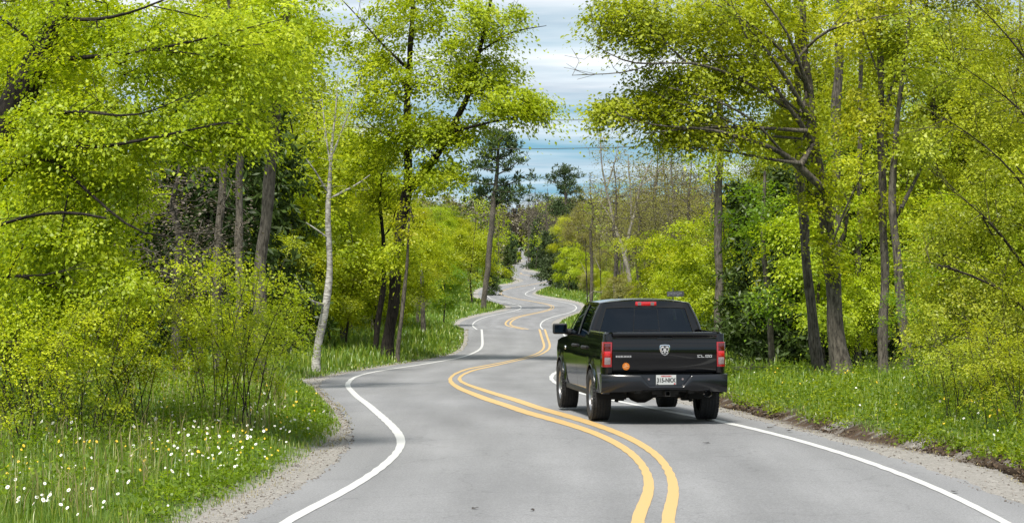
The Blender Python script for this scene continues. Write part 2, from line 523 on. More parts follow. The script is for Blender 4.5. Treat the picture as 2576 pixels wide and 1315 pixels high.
def gz(x, d):
    """ground height"""
    x = np.asarray(x, float); d = np.asarray(d, float)
    tl, tr = XPL(d) - x, x - XPR(d)
    z = zroad(d)
    z = z + np.where(tl > 0, bank(np.maximum(tl, 0), GWL(d), -1, x, d), 0)
    z = z + np.where(tr > 0, bank(np.maximum(tr, 0), GWR(d), 1, x, d), 0)
    return z

# ------------------------------------------------------------------ ground and road
def ground_material():
    m, nt, N, L, out = nodes('verge_ground')
    p = N.new('ShaderNodeBsdfPrincipled'); p.inputs['Roughness'].default_value = 0.95
    p.inputs['Specular IOR Level'].default_value = 0.1
    at = N.new('ShaderNodeAttribute'); at.attribute_name = 'verge'
    so = N.new('ShaderNodeAttribute'); so.attribute_name = 'soil'
    tc = N.new('ShaderNodeTexCoord')

    def noise(s, det=6, r=0.6):
        n = N.new('ShaderNodeTexNoise'); n.inputs['Scale'].default_value = s; n.inputs['Detail'].default_value = det
        n.inputs['Roughness'].default_value = r
        L.new(tc.outputs['Object'], n.inputs[0]); return n

    def ramp(src, *els):
        r = N.new('ShaderNodeValToRGB')
        e = r.color_ramp.elements
        e[0].position, e[0].color = els[0][0], (*els[0][1], 1)
        e[1].position, e[1].color = els[-1][0], (*els[-1][1], 1)
        for q, c in els[1:-1]:
            k = e.new(q); k.color = (*c, 1)
        L.new(src, r.inputs[0]); return r

    def mix(a, b, f):
        x = N.new('ShaderNodeMix'); x.data_type = 'RGBA'
        L.new(f, x.inputs['Factor']); L.new(a, x.inputs['A']); L.new(b, x.inputs['B']); return x.outputs['Result']

    def mrange(src, a, b, c=0.0, d=1.0):
        r = N.new('ShaderNodeMapRange'); r.inputs['From Min'].default_value = a; r.inputs['From Max'].default_value = b
        r.inputs['To Min'].default_value = c; r.inputs['To Max'].default_value = d
        L.new(src, r.inputs['Value']); return r.outputs[0]

    def math_(op, a, b):
        r = N.new('ShaderNodeMath'); r.operation = op
        L.new(a, r.inputs[0])
        if isinstance(b, (int, float)): r.inputs[1].default_value = b
        else: L.new(b, r.inputs[1])
        return r.outputs[0]

    fine = noise(60, 4, 0.7); mid = noise(7, 6); big = noise(1.1, 5)
    vo = N.new('ShaderNodeTexVoronoi'); vo.inputs['Scale'].default_value = 26
    L.new(tc.outputs['Object'], vo.inputs[0])
    grav = mix(ramp(fine.outputs['Fac'], (0.3, (0.13, 0.123, 0.112)), (0.7, (0.33, 0.315, 0.292))).outputs[0],
               ramp(vo.outputs['Color'], (0.1, (0.15, 0.141, 0.128)), (0.9, (0.35, 0.333, 0.31))).outputs[0], mrange(mid.outputs['Fac'], 0.35, 0.65))
    soil = ramp(mid.outputs['Fac'], (0.3, (0.025, 0.018, 0.013)), (0.6, (0.075, 0.052, 0.036)), (0.8, (0.15, 0.11, 0.08)))
    turf = ramp(mid.outputs['Fac'], (0.28, (0.045, 0.07, 0.012)), (0.55, (0.075, 0.13, 0.018)), (0.78, (0.13, 0.16, 0.04)))
    litter = ramp(mid.outputs['Fac'], (0.28, (0.03, 0.03, 0.012)), (0.5, (0.06, 0.075, 0.016)), (0.75, (0.12, 0.10, 0.05)))
    v = math_('ADD', at.outputs['Fac'], math_('MULTIPLY', math_('SUBTRACT', mid.outputs['Fac'], 0.5), 0.9))
    c = mix(grav, soil.outputs[0], math_('MULTIPLY', math_('MULTIPLY', mrange(v, -0.3, 0.0), so.outputs['Fac']), mrange(big.outputs['Fac'], 0.34, 0.50)))
    v2 = math_('SUBTRACT', v, math_('MULTIPLY', so.outputs['Fac'], 0.22))
    c = mix(c, turf.outputs[0], mrange(v2, 0.05, 0.3))
    vb = math_('ADD', at.outputs['Fac'], math_('MULTIPLY', math_('SUBTRACT', big.outputs['Fac'], 0.5), 4.0))
    c = mix(c, litter.outputs[0], mrange(vb, 5.0, 7.5))
    L.new(c, p.inputs['Base Color'])
    b = N.new('ShaderNodeBump'); b.inputs['Strength'].default_value = 0.7; b.inputs['Distance'].default_value = 0.03
    L.new(math_('ADD', fine.outputs['Fac'], math_('MULTIPLY', mid.outputs['Fac'], 1.5)), b.inputs['Height'])
    L.new(b.outputs[0], p.inputs['Normal'])
    L.new(p.outputs[0], out.inputs[0])
    return m


def asphalt_material():
    m, nt, N, L, out = nodes('asphalt')
    p = N.new('ShaderNodeBsdfPrincipled')
    tc = N.new('ShaderNodeTexCoord')
    at = N.new('ShaderNodeAttribute'); at.attribute_name = 'lane'

    def noise(s, det, sc_=(1, 1, 1)):
        mp = N.new('ShaderNodeMapping'); mp.inputs['Scale'].default_value = sc_
        L.new(tc.outputs['Object'], mp.inputs[0])
        n = N.new('ShaderNodeTexNoise'); n.inputs['Scale'].default_value = s; n.inputs['Detail'].default_value = det
        L.new(mp.outputs[0], n.inputs[0]); return n

    def mr(src, a, b, c, d):
        r = N.new('ShaderNodeMapRange'); r.inputs['From Min'].default_value = a; r.inputs['From Max'].default_value = b
        r.inputs['To Min'].default_value = c; r.inputs['To Max'].default_value = d
        L.new(src, r.inputs['Value']); return r.outputs[0]

    def mul(a, b):
        r = N.new('ShaderNodeMath'); r.operation = 'MULTIPLY'; L.new(a, r.inputs[0]); L.new(b, r.inputs[1]); return r.outputs[0]
    grain = noise(130, 3); blot = noise(0.55, 5, (1, 0.35, 1)); streak = noise(2.2, 4, (1, 0.06, 1)); stain = noise(1.7, 6)
    f = mul(mr(grain.outputs['Fac'], 0.3, 0.7, 0.74, 1.26), mr(blot.outputs['Fac'], 0.3, 0.7, 0.86, 1.12))
    grain2 = noise(42, 4)
    f = mul(f, mr(grain2.outputs['Fac'], 0.3, 0.7, 0.78, 1.22))
    f = mul(f, mr(streak.outputs['Fac'], 0.3, 0.7, 0.93, 1.07))
    f = mul(f, mr(stain.outputs['Fac'], 0.62, 0.80, 1.0, 0.86))
    # worn wheel paths, a little smoother and paler
    wv = N.new('ShaderNodeMath'); wv.operation = 'SINE'
    w2 = N.new('ShaderNodeMath'); w2.operation = 'MULTIPLY'; w2.inputs[1].default_value = 4 * math.pi
    L.new(at.outputs['Fac'], w2.inputs[0]); L.new(w2.outputs[0], wv.inputs[0])
    f = mul(f, mr(wv.outputs[0], -1, 1, 0.935, 1.06))
    # hairline cracks
    vo = N.new('ShaderNodeTexVoronoi'); vo.feature = 'DISTANCE_TO_EDGE'; vo.inputs['Scale'].default_value = 0.33
    wob = noise(1.4, 5)
    va = N.new('ShaderNodeVectorMath'); va.operation = 'ADD'
    vsx = N.new('ShaderNodeVectorMath'); vsx.operation = 'SCALE'; vsx.inputs['Scale'].default_value = 1.1
    L.new(wob.outputs['Color'], vsx.inputs[0]); L.new(tc.outputs['Object'], va.inputs[0]); L.new(vsx.outputs[0], va.inputs[1])
    L.new(va.outputs[0], vo.inputs[0])
    f = mul(f, mr(vo.outputs['Distance'], 0.0, 0.008, 0.80, 1.0))
    cm = N.new('ShaderNodeMix'); cm.data_type = 'RGBA'; cm.blend_type = 'MULTIPLY'; cm.inputs['Factor'].default_value = 1
    cm.inputs['A'].default_value = (0.165, 0.166, 0.171, 1)
    L.new(f, cm.inputs['B']); L.new(cm.outputs['Result'], p.inputs['Base Color'])
    p.inputs['Roughness'].default_value = 0.78
    p.inputs['Specular IOR Level'].default_value = 0.35
    b = N.new('ShaderNodeBump'); b.inputs['Strength'].default_value = 0.35; b.inputs['Distance'].default_value = 0.006
    L.new(grain.outputs['Fac'], b.inputs['Height']); L.new(b.outputs[0], p.inputs['Normal'])
    L.new(p.outputs[0], out.inputs[0])
    return m


def paint_material(name, col):
    m, nt, N, L, out = nodes(name)
    p = N.new('ShaderNodeBsdfPrincipled'); p.inputs['Roughness'].default_value = 0.6
    tc = N.new('ShaderNodeTexCoord')
    n1 = N.new('ShaderNodeTexNoise'); n1.inputs['Scale'].default_value = 16; n1.inputs['Detail'].default_value = 7; n1.inputs['Roughness'].default_value = 0.7
    n2 = N.new('ShaderNodeTexNoise'); n2.inputs['Scale'].default_value = 1.5; n2.inputs['Detail'].default_value = 3
    L.new(tc.outputs['Object'], n1.inputs[0]); L.new(tc.outputs['Object'], n2.inputs[0])
    r1 = N.new('ShaderNodeMapRange'); r1.inputs['From Min'].default_value = 0.6; r1.inputs['From Max'].default_value = 0.75
    L.new(n1.outputs['Fac'], r1.inputs['Value'])
    r2 = N.new('ShaderNodeMapRange'); r2.inputs['From Min'].default_value = 0.3; r2.inputs['From Max'].default_value = 0.7
    r2.inputs['To Min'].default_value = 0.35; r2.inputs['To Max'].default_value = 0.95
    L.new(n2.outputs['Fac'], r2.inputs['Value'])
    ml = N.new('ShaderNodeMath'); ml.operation = 'MULTIPLY'; L.new(r1.outputs[0], ml.inputs[0]); L.new(r2.outputs[0], ml.inputs[1])
    mx = N.new('ShaderNodeMix'); mx.data_type = 'RGBA'
    mx.inputs['A'].default_value = (*col, 1); mx.inputs['B'].default_value = (0.22, 0.21, 0.20, 1)
    L.new(ml.outputs[0], mx.inputs['Factor']); L.new(mx.outputs['Result'], p.inputs['Base Color'])
    L.new(p.outputs[0], out.inputs[0])
    return m


ground_material(); asphalt_material()
paint_material('paint_white', (0.43, 0.43, 0.42))
paint_material('paint_yellow', (0.42, 0.28, 0.105))

ROWS = np.unique(np.concatenate([np.arange(-300, 10, 20), np.arange(10, 62, 0.4), np.arange(62, 160, 0.9), np.arange(160, 420, 2.5), np.arange(420, 1000, 8),
                                 np.array([1000, 1040, 1100, 1200, 1400, 1800, 2500, 3500, 5000])]))


def build_ground():
    fr = [0.0, 0.25, 0.5, 0.75, 0.9, 1.0]
    ext = [0.06, 0.12, 0.22, 0.4, 0.7, 1.1, 1.6, 2.3, 3.2, 4.5, 6, 8, 11, 15, 20, 28, 40, 60, 100, 200, 500, 1200, 3000]
    V, A, S = [], [], []
    for d in ROWS:
        row = []
        zr = float(zroad(d))
        for side, xe, g in ((-1, float(XPL(d)), float(GWL(d))), (1, float(XPR(d)), float(GWR(d)))):
            ts = [f * g for f in fr] + [g + e for e in ext]
            xs = np.array([xe + side * t for t in ts])
            zs = zr + bank(np.array(ts), g, side, xs, d)
            part = [(x, d, z, t - g) for x, z, t in zip(xs, zs, ts)]
            part[0] = (part[0][0], d, zr - 0.004, part[0][3])
            under = (xe - side * 0.12, d, zr - 0.06, -1.0)
            seq = [under] + part
            row += seq[::-1] if side < 0 else seq
        for x, y, z, v in row:
            V.append((x, y, z)); A.append(v)
            S.append(1.0 if (x > 0 and 22 < y < 62) else 0.0)
    C = len(V) // len(ROWS)
    F = [(i * C + j, i * C + j + 1, (i + 1) * C + j + 1, (i + 1) * C + j) for i in range(len(ROWS) - 1) for j in range(C - 1)]
    me = np_mesh('ground', V, F, MAT['verge_ground'], smooth=True)
    me.attributes.new('verge', 'FLOAT', 'POINT').data.foreach_set('value', np.array(A, np.float32))
    me.attributes.new('soil', 'FLOAT', 'POINT').data.foreach_set('value', np.array(S, np.float32))
    tag(obj('ground', me), 'grassy and wooded ground either side of the road', kind='structure')


def build_road():
    rows = ROWS[(ROWS >= -80) & (ROWS <= 1000)]
    n = 15
    V, A = [], []
    for d in rows:
        a, b = float(XPL(d)), float(XPR(d))
        # the broken edge of the asphalt
        wob = 0.035 * math.sin(d * 3.1) + 0.03 * math.sin(d * 7.7 + 1)
        a += wob; b += 0.04 * math.sin(d * 2.3 + 2) + 0.03 * math.sin(d * 6.1)
        yc = float(YL(d) + YR(d)) / 2
        for j in range(n):
            f = j / (n - 1)
            x = a + (b - a) * f
            crown = 0.012 * (1 - (2 * f - 1) ** 2)
            V.append((x, d, float(zroad(d)) + crown))
            A.append((x - yc) / 3.0)
    F = [(i * n + j, i * n + j + 1, (i + 1) * n + j + 1, (i + 1) * n + j) for i in range(len(rows) - 1) for j in range(n - 1)]
    me = np_mesh('road', V, F, MAT['asphalt'], smooth=True)
    me.attributes.new('lane', 'FLOAT', 'POINT').data.foreach_set('value', np.array(A, np.float32))
    road = tag(obj('road', me), 'winding grey asphalt road with yellow centre stripes', kind='structure')

    def zsurf(x, d):
        a, b = XPL(d), XPR(d)
        f = np.clip((x - a) / np.maximum(b - a, 0.1), 0, 1)
        return zroad(d) + 0.012 * (1 - (2 * f - 1) ** 2)

    def strip(name, centre, width, mat, d0, d1, lift=0.006):
        dd = np.unique(np.concatenate([ROWS[(ROWS > d0) & (ROWS < d1)], [d0, d1]]))
        c = centre(dd)
        sl = np.abs(np.gradient(c, dd))
        w = width(dd) * (1 + 3.0 * sl)
        rag = 0.006 * np.sin(dd * 9.1) + 0.004 * np.sin(dd * 23.0)
        xl, xr = c - w / 2 + rag, c + w / 2 - rag * 0.7
        V = np.empty((len(dd), 2, 3))
        V[:, 0] = np.c_[xl, dd, zsurf(xl, dd) + lift]; V[:, 1] = np.c_[xr, dd, zsurf(xr, dd) + lift]
        k = np.arange(len(dd) - 1) * 2
        o = obj(name, np_mesh(name, V.reshape(-1, 3), np.c_[k, k + 1, k + 3, k + 2], MAT[mat]), road)
        return o
    sep = lambda d: np.clip(YR(d) - YL(d), 0.2, 0.5)
    yw = lambda d: sep(d) * 0.37
    strip('yellow_centre_line', YL, yw, 'paint_yellow', 12, 520)
    strip('yellow_centre_line', YR, yw, 'paint_yellow', 12, 520)
    ww = lambda d: 0.105 + 0.0 * d
    strip('white_edge_line', WL, ww, 'paint_white', 12, 380)
    strip('white_edge_line', WR, ww, 'paint_white', 12, 380)
    return road


build_ground()
ROAD = build_road()
RNG = np.random.default_rng(11)


def unit(v):
    return v / np.maximum(np.linalg.norm(v, axis=-1, keepdims=True), 1e-9)


# ------------------------------------------------------------------ grass
def blades(P, h, w, rng, lean=0.35, bend=0.5):
    """P base points, h heights, w widths -> verts, tris (three per blade)"""
    n = len(P)
    az = rng.uniform(0, 2 * np.pi, n)
    side = np.c_[np.cos(az), np.sin(az), np.zeros(n)]
    fw = np.c_[-np.sin(az), np.cos(az), np.zeros(n)]
    ln = rng.normal(0, lean, n)
    up = np.array([0, 0, 1.0])
    mid = P + up * (h * 0.55)[:, None] + fw * (ln * h * 0.35)[:, None]
    tip = P + up * (h * (1 - 0.25 * np.abs(ln)))[:, None] + fw * (ln * h * (0.7 + bend))[:, None]
    hw = (w / 2)[:, None]
    V = np.stack([P - side * hw, P + side * hw, mid + side * hw * 0.8, mid - side * hw * 0.8, tip], 1).reshape(-1, 3)
    b = (np.arange(n) * 5)[:, None]
    F = np.concatenate([b + [0, 1, 2], b + [0, 2, 3], b + [3, 2, 4]])
    return V, F


def verge_points(n, side, d0, d1, t0, t1, rng, power=1.6):
    """points on the verge: t is the distance outside the gravel, denser near the camera"""
    u = rng.uniform(0, 1, n)
    a, b = d0 ** (1 - power), d1 ** (1 - power)
    d = (a + (b - a) * u) ** (1 / (1 - power))
    t = t0 + (t1 - t0) * rng.uniform(0, 1, n) ** 1.25
    if side < 0: x = XPL(d) - GWL(d) - t
    else: x = XPR(d) + GWR(d) + t
    return x, d, t


def grass_patch(name, label, side, spec, mat, seed):
    rng = np.random.default_rng(seed)
    Vs, Fs, off = [], [], 0
    for n, d0, d1, t0, t1, h0, h1, wpx in spec:
        x, d, t = verge_points(n, side, d0, d1, t0, t1, rng)
        ok = np.abs(x) < 0.205 * d + 1.5
        x, d, t = x[ok], d[ok], t[ok]
        cl = 0.5 + 0.5 * hnoise(x * 2.3 + 5, d * 2.1)
        keep = rng.uniform(0, 1, len(x)) < 0.45 + 0.6 * cl
        x, d, t, cl = x[keep], d[keep], t[keep], cl[keep]
        h = (h0 + (h1 - h0) * rng.beta(1.6, 2.6, len(x))) * np.clip(0.28 + t / 1.3, 0.28, 1) * (0.65 + 0.7 * cl)
        w = np.clip(wpx * d / 2591.0, 0.007, 0.5) * rng.uniform(0.6, 1.3, len(x))
        P = np.c_[x, d, gz(x, d) - 0.01]
        V, F = blades(P, h, w, rng)
        Vs.append(V); Fs.append(F + off); off += len(V)
    o = obj(name, np_mesh(name, np.concatenate(Vs), np.concatenate(Fs), MAT[mat]))
    return tag(o, label, 'grass', kind='stuff')


grass_patch('grass', 'long green grass on the left roadside verge', -1,
            [(48000, 22, 60, 0.0, 7.5, 0.08, 0.36, 0.9), (26000, 55, 150, 0.0, 6.0, 0.12, 0.55, 1.1), (9000, 200, 520, 0, 7, 0.2, 0.5, 1.1)], 'grass_blade', 1)
grass_patch('grass', 'long green grass on the right roadside verge', 1,
            [(34000, 26, 62, 0.16, 6.5, 0.07, 0.30, 0.9), (10000, 60, 150, 0.0, 5.0, 0.12, 0.4, 1.1), (9000, 200, 560, 0, 6, 0.2, 0.5, 1.1)], 'grass_blade', 2)
grass_patch('dry_grass', 'straw coloured dry grass along the left gravel edge', -1, [(4200, 22, 150, -0.22, 0.6, 0.06, 0.22, 0.9), (2600, 24, 60, 0.8, 6, 0.25, 0.65, 0.8)], 'grass_dry', 3)
grass_patch('dry_grass', 'straw coloured dry grass along the right gravel edge', 1, [(3200, 26, 150, -0.3, 0.7, 0.05, 0.2, 0.9)], 'grass_dry', 4)


# gravel stones and clods loose along the pavement edge
def stones(name, label, side, n, d0, d1, t0, t1, s0, s1, mat, seed):
    rng = np.random.default_rng(seed)
    u = rng.uniform(0, 1, n); a, b = d0 ** -0.5, d1 ** -0.5
    d = (a + (b - a) * u) ** -2
    f = rng.uniform(t0, t1, n)
    x = XPL(d) - f * GWL(d) if side < 0 else XPR(d) + f * GWR(d)
    s = s0 + (s1 - s0) * rng.beta(1.2, 4, n)
    base = np.array([(1, 0, 0), (-1, 0, 0), (0, 1, 0), (0, -1, 0), (0, 0, 0.7), (0, 0, -0.7)])
    if mat == 'clod':
        s = s * np.clip(0.5 + 1.8 * hnoise(x * 1.3, d * 0.9), 0.05, 1.5)
    V = base[None] * s[:, None, None] * rng.uniform(0.6, 1.3, (n, 6, 1))
    az = rng.uniform(0, 6.28, n); c, q = np.cos(az), np.sin(az)
    V = np.stack([V[..., 0] * c[:, None] - V[..., 1] * q[:, None], V[..., 0] * q[:, None] + V[..., 1] * c[:, None], V[..., 2]], -1)
    V += np.c_[x, d, gz(x, d) + s * 0.25][:, None, :]
    T = np.array([(0, 2, 4), (2, 1, 4), (1, 3, 4), (3, 0, 4), (2, 0, 5), (1, 2, 5), (3, 1, 5), (0, 3, 5)])
    F = (np.arange(n) * 6)[:, None, None] + T[None]
    return tag(obj(name, np_mesh(name, V.reshape(-1, 3), F.reshape(-1, 3), MAT[mat])), label, 'gravel', kind='stuff')


leaf_mat('stone', [(0.10, 0.085, 0.075), (0.19, 0.17, 0.15), (0.31, 0.28, 0.25)], trans=0.0, gloss=0.0, objvar=0.0, tone=False)
leaf_mat('clod', [(0.018, 0.013, 0.010), (0.04, 0.03, 0.022), (0.09, 0.065, 0.045)], trans=0.0, gloss=0.0, objvar=0.0, tone=False)
stones('gravel', 'loose grey gravel on the left shoulder', -1, 1500, 23, 80, -0.12, 1.0, 0.006, 0.028, 'stone', 5)
stones('gravel', 'loose grey gravel on the right shoulder', 1, 1500, 25, 80, -0.12, 1.0, 0.006, 0.028, 'stone', 6)
stones('dirt', 'dark clods of soil along the right grass edge', 1, 2400, 27, 62, 0.80, 1.28, 0.010, 0.075, 'clod', 7)

# ------------------------------------------------------------------ pickup truck
plain('car_black', (0.003, 0.003, 0.004), rough=0.07, coat=0.12, spec=0.42)
plain('bumper_black', (0.006, 0.007, 0.010), rough=0.22, coat=0.0, spec=0.5)
plain('trim_black', (0.012, 0.012, 0.013), rough=0.55)
plain('cavity', (0.006, 0.006, 0.006), rough=0.9)
plain('tyre_rubber', (0.016, 0.016, 0.017), rough=0.85, var=0.25, bump=0.2, scale=25)
plain('alloy', (0.30, 0.30, 0.31), rough=0.3, metal=1.0)
plain('chrome', (0.72, 0.73, 0.75), rough=0.12, metal=1.0)
plain('bright_trim', (0.34, 0.34, 0.355), rough=0.35)
plain('lamp_red', (0.25, 0.003, 0.006), rough=0.12, coat=1.0)
plain('lamp_bright', (0.44, 0.006, 0.009), rough=0.12, coat=1.0)
plain('lamp_dark', (0.07, 0.001, 0.003), rough=0.12, coat=1.0)
plain('lamp_clear', (0.17, 0.13, 0.135), rough=0.15, coat=1.0, var=0.35, scale=60)
plain('seat_cloth', (0.035, 0.034, 0.035), rough=0.9)
plain('plate_white', (0.42, 0.43, 0.43), rough=0.4)
plain('plate_ink', (0.008, 0.008, 0.01), rough=0.5)
plain('plate_red', (0.36, 0.012, 0.018), rough=0.5)
plain('sticker_orange', (0.42, 0.12, 0.007), rough=0.45)
plain('sticker_pale', (0.75, 0.50, 0.28), rough=0.5)
plain('steel_dark', (0.03, 0.028, 0.026), rough=0.7, metal=0.3, var=0.3, scale=15)
plain('headlamp', (0.6, 0.62, 0.65), rough=0.1, coat=1.0)


def tinted_glass(name, tint):
    m, nt, N, L, out = nodes(name)
    tr = N.new('ShaderNodeBsdfTransparent'); tr.inputs[0].default_value = (*tint, 1)
    gl = N.new('ShaderNodeBsdfGlossy'); gl.inputs['Roughness'].default_value = 0.02
    gl.inputs[0].default_value = (0.62, 0.76, 0.95, 1)
    fr = N.new('ShaderNodeFresnel'); fr.inputs['IOR'].default_value = 1.5
    mx = N.new('ShaderNodeMixShader')
    L.new(fr.outputs[0], mx.inputs[0]); L.new(tr.outputs[0], mx.inputs[1]); L.new(gl.outputs[0], mx.inputs[2])
    L.new(mx.outputs[0], out.inputs[0])
    return m


tinted_glass('glass_tint', (0.04, 0.045, 0.055))
tinted_glass('glass_light', (0.42, 0.45, 0.45))


def text_mesh(txt, size, extrude, mat, sx=1.0, bold=0.0, shear=0.0):
    c = bpy.data.curves.new('lettering', 'FONT')
    c.body = txt; c.size = size; c.extrude = extrude; c.offset = bold; c.shear = shear
    c.align_x = 'CENTER'; c.align_y = 'CENTER'
    o = bpy.data.objects.new('lettering', c)
    COL.objects.link(o)
    dg = bpy.context.evaluated_depsgraph_get()
    me = bpy.data.meshes.new_from_object(o.evaluated_get(dg))
    bpy.data.objects.remove(o)
    bpy.data.curves.remove(c)
    me.materials.clear(); me.materials.append(MAT[mat])
    me.transform(Matrix.Diagonal((sx, 1, 1, 1)))
    # stand it up: x right, z up, facing -y
    me.transform(Matrix.Rotation(math.radians(90), 4, 'X'))
    return me


def build_truck():
    T = empty('pickup_truck', (2.235, 41.25, 0.018), math.radians(6.7))
    tag(T, 'black four-door pickup truck driving away in the right lane', 'pickup truck')
    BK = MAT['car_black']
    ZW, RW = 0.405, 0.405
    AX = (0.0, 3.57)
    AR = 0.485

    wz = [0.36, 0.50, 0.62, 0.80, 0.95, 1.04, 1.10, 1.25, 1.34, 1.40, 1.43]
    ww = [0.930, 0.958, 0.968, 0.978, 0.985, 0.985, 0.972, 0.962, 0.950, 0.930, 0.895]

    def wx(y, z):
        w = float(np.interp(z, wz, ww))
        for a in AX:                                      # flared arches
            r = math.hypot(y - a, z - ZW)
            w += 0.028 * math.exp(-((r - AR) / 0.07) ** 2) * (1 if r >= AR - 0.01 else 0.9)
        if y < -0.95: w -= 0.045 * ((-0.95 - y) / 0.14) ** 2
        if y > 4.0: w -= 0.16 * ((y - 4.0) / 0.55) ** 2
        return w

    def bottom(y, sill=0.47):
        for a in AX:
            if abs(y - a) < AR - 1e-6:
                return max(sill, ZW + math.sqrt(AR * AR - (y - a) ** 2))
        return sill

    def side_panel(name, s, y0, y1, top, parent=T, rows=16, roll=0.0):
        ys = list(np.arange(y0, y1, 0.028)) + [y1]
        for a in AX:
            for e in np.linspace(-AR, AR, 41):
                q = a + AR * math.sin(e / AR * math.pi / 2)
                if y0 < q < y1: ys.append(q)
        ys = sorted(set(round(float(q), 4) for q in ys))
        G = []
        for y in ys:
            b, t = bottom(y), top(y)
            col = []
            col.append((s * (wx(y, b) - 0.07), y, b + 0.0))
            for k in range(rows + 1):
                z = b + (t - b) * k / rows
                col.append((s * wx(y, z), y, z))
            if roll:
                col.append((s * (wx(y, t) - 0.02), y, t + 0.018))
                col.append((s * (wx(y, t) - roll), y, t + 0.02))
                col.append((s * (wx(y, t) - roll), y, t - 0.08))
            else:
                col.append((s * (wx(y, t) - 0.05), y, t + 0.004))
            G.append(col)
        G = [[(x - s * 0.05, y, z) for x, y, z in G[0]]] + G + [[(x - s * 0.05, y, z) for x, y, z in G[-1]]]
        m = MB(); m.grid(G)
        return m.build(name, BK, parent, smooth=40)

    belt = lambda y: float(np.interp(y, [0.5, 1.7, 3.0, 3.1], [1.345, 1.325, 1.265, 1.255]))
    hood_edge = lambda y: float(np.interp(y, [2.9, 3.1, 3.6, 4.2, 4.55], [1.255, 1.25, 1.215, 1.14, 1.05]))
    for s in (-1, 1):
        side_panel('bed_side', s, -1.09, 0.545, lambda y: 1.405, roll=0.075)
        rd = side_panel('rear_door', s, 0.557, 1.700, belt)
        fd = side_panel('front_door', s, 1.712, 2.930, belt)
        side_panel('front_fender', s, 2.942, 4.53, hood_edge)
        for dr, yh in ((rd, 0.80), (fd, 1.88)):
            m = MB()
            xh = wx(yh, 1.13)
            m.tube([(s * (xh - 0.01), yh - 0.125, 1.135), (s * (xh + 0.032), yh - 0.09, 1.137), (s * (xh + 0.04), yh, 1.138), (s * (xh + 0.032), yh + 0.09, 1.137),
                    (s * (xh - 0.01), yh + 0.125, 1.135)], [0.022, 0.026, 0.026, 0.026, 0.022], 8)
            m.build('door_handle', MAT['trim_black'], dr, smooth=60)
        # sill below the doors
        m = MB(); m.box((s * 0.90, 1.80, 0.425), (0.13, 2.50, 0.10)); m.build('side_step', MAT['trim_black'], T, bevel=0.03, smooth=40)
        # lip round the wheel arches
        for a in AX:
            pts = []
            for t in np.linspace(math.radians(8), math.radians(172), 25):
                y, z = a + AR * math.cos(t), ZW + AR * math.sin(t)
                pts.append((s * (wx(y, z) - 0.004), y, z))
            m = MB(); m.tube(pts, 0.013, 6); m.build('arch_lip', MAT['bumper_black'], T, smooth=60)
            # wheel house
            m = MB()
            G = []
            for t in np.linspace(math.radians(-6), math.radians(186), 21):
                y, z = a + (AR + 0.015) * math.cos(t), ZW + (AR + 0.015) * math.sin(t)
                G.append([(s * 0.50, y, z), (s * 0.93, y, z)])
            m.grid(G)
            m.add([(s * 0.50, a + (AR + 0.015) * math.cos(t), ZW + (AR + 0.015) * math.sin(t)) for t in np.linspace(0, math.pi, 21)], [tuple(range(21))])
            m.build('wheel_house', MAT['cavity'], T)
        # badge on the front door
        m = MB(); m.lathe([(s * 0.985, 0.0), (s * 0.99, 0.032), (s * 0.976, 0.036)], 14, 'x', (0.002 * s, 3.02, 1.06)); m.build('door_badge', MAT['chrome'], T, smooth=50)

    # ---- bed
    m = MB()
    m.box((0, -0.26, 0.90), (1.66, 1.60, 0.05))
    m.box((0, 0.50, 1.13), (1.74, 0.05, 0.50))
    for s in (-1, 1): m.box((s * 0.845, -0.27, 1.13), (0.04, 1.60, 0.48))
    m.build('bed_liner', MAT['trim_black'], T)
    # ---- dark mass of the chassis
    m = MB()
    for s in (-1, 1): m.box((s * 0.42, 1.6, 0.56), (0.09, 5.4, 0.17))
    m.box((0, 1.9, 0.66), (1.62, 2.55, 0.10))
    m.box((0, 3.9, 0.80), (1.0, 1.1, 0.60))
    m.box((0.28, 1.45, 0.50), (0.38, 1.1, 0.20))
    m.box((0, -0.92, 0.56), (1.5, 0.12, 0.14))
    m.box((0, -0.45, 0.72), (1.55, 1.1, 0.14))
    m.build('chassis', MAT['steel_dark'], T)
    m = MB()
    m.tube([(-0.80, 0, ZW), (-0.2, 0, ZW), (0.80, 0, ZW)], 0.055, 10)
    m.lathe([(-0.36, 0.05), (-0.30, 0.11), (-0.20, 0.15), (-0.08, 0.15), (0.02, 0.10), (0.09, 0.055)], 18, 'x', (-0.05, -0.03, ZW + 0.02))
    m.build('rear_axle', MAT['steel_dark'], T, smooth=50)
    m = MB(); m.tube([(-0.80, 3.57, ZW), (0.80, 3.57, ZW)], 0.05, 10); m.build('front_axle', MAT['steel_dark'], T, smooth=50)
    for s in (-1, 1):
        m = MB()
        m.tube([(s * 0.52, -0.75, 0.56), (s * 0.52, -0.3, 0.40), (s * 0.52, 0.0, 0.345), (s * 0.52, 0.4, 0.42), (s * 0.52, 0.75, 0.55)], 0.035, 6)
        m.box((s * 0.52, 0, 0.34), (0.10, 0.16, 0.06))
        m.build('leaf_spring', MAT['steel_dark'], T)
        m = MB(); m.tube([(s * 0.60, -0.12, 0.30), (s * 0.50, 0.02, 0.75)], 0.032, 8); m.build('shock_absorber', MAT['steel_dark'], T, smooth=50)

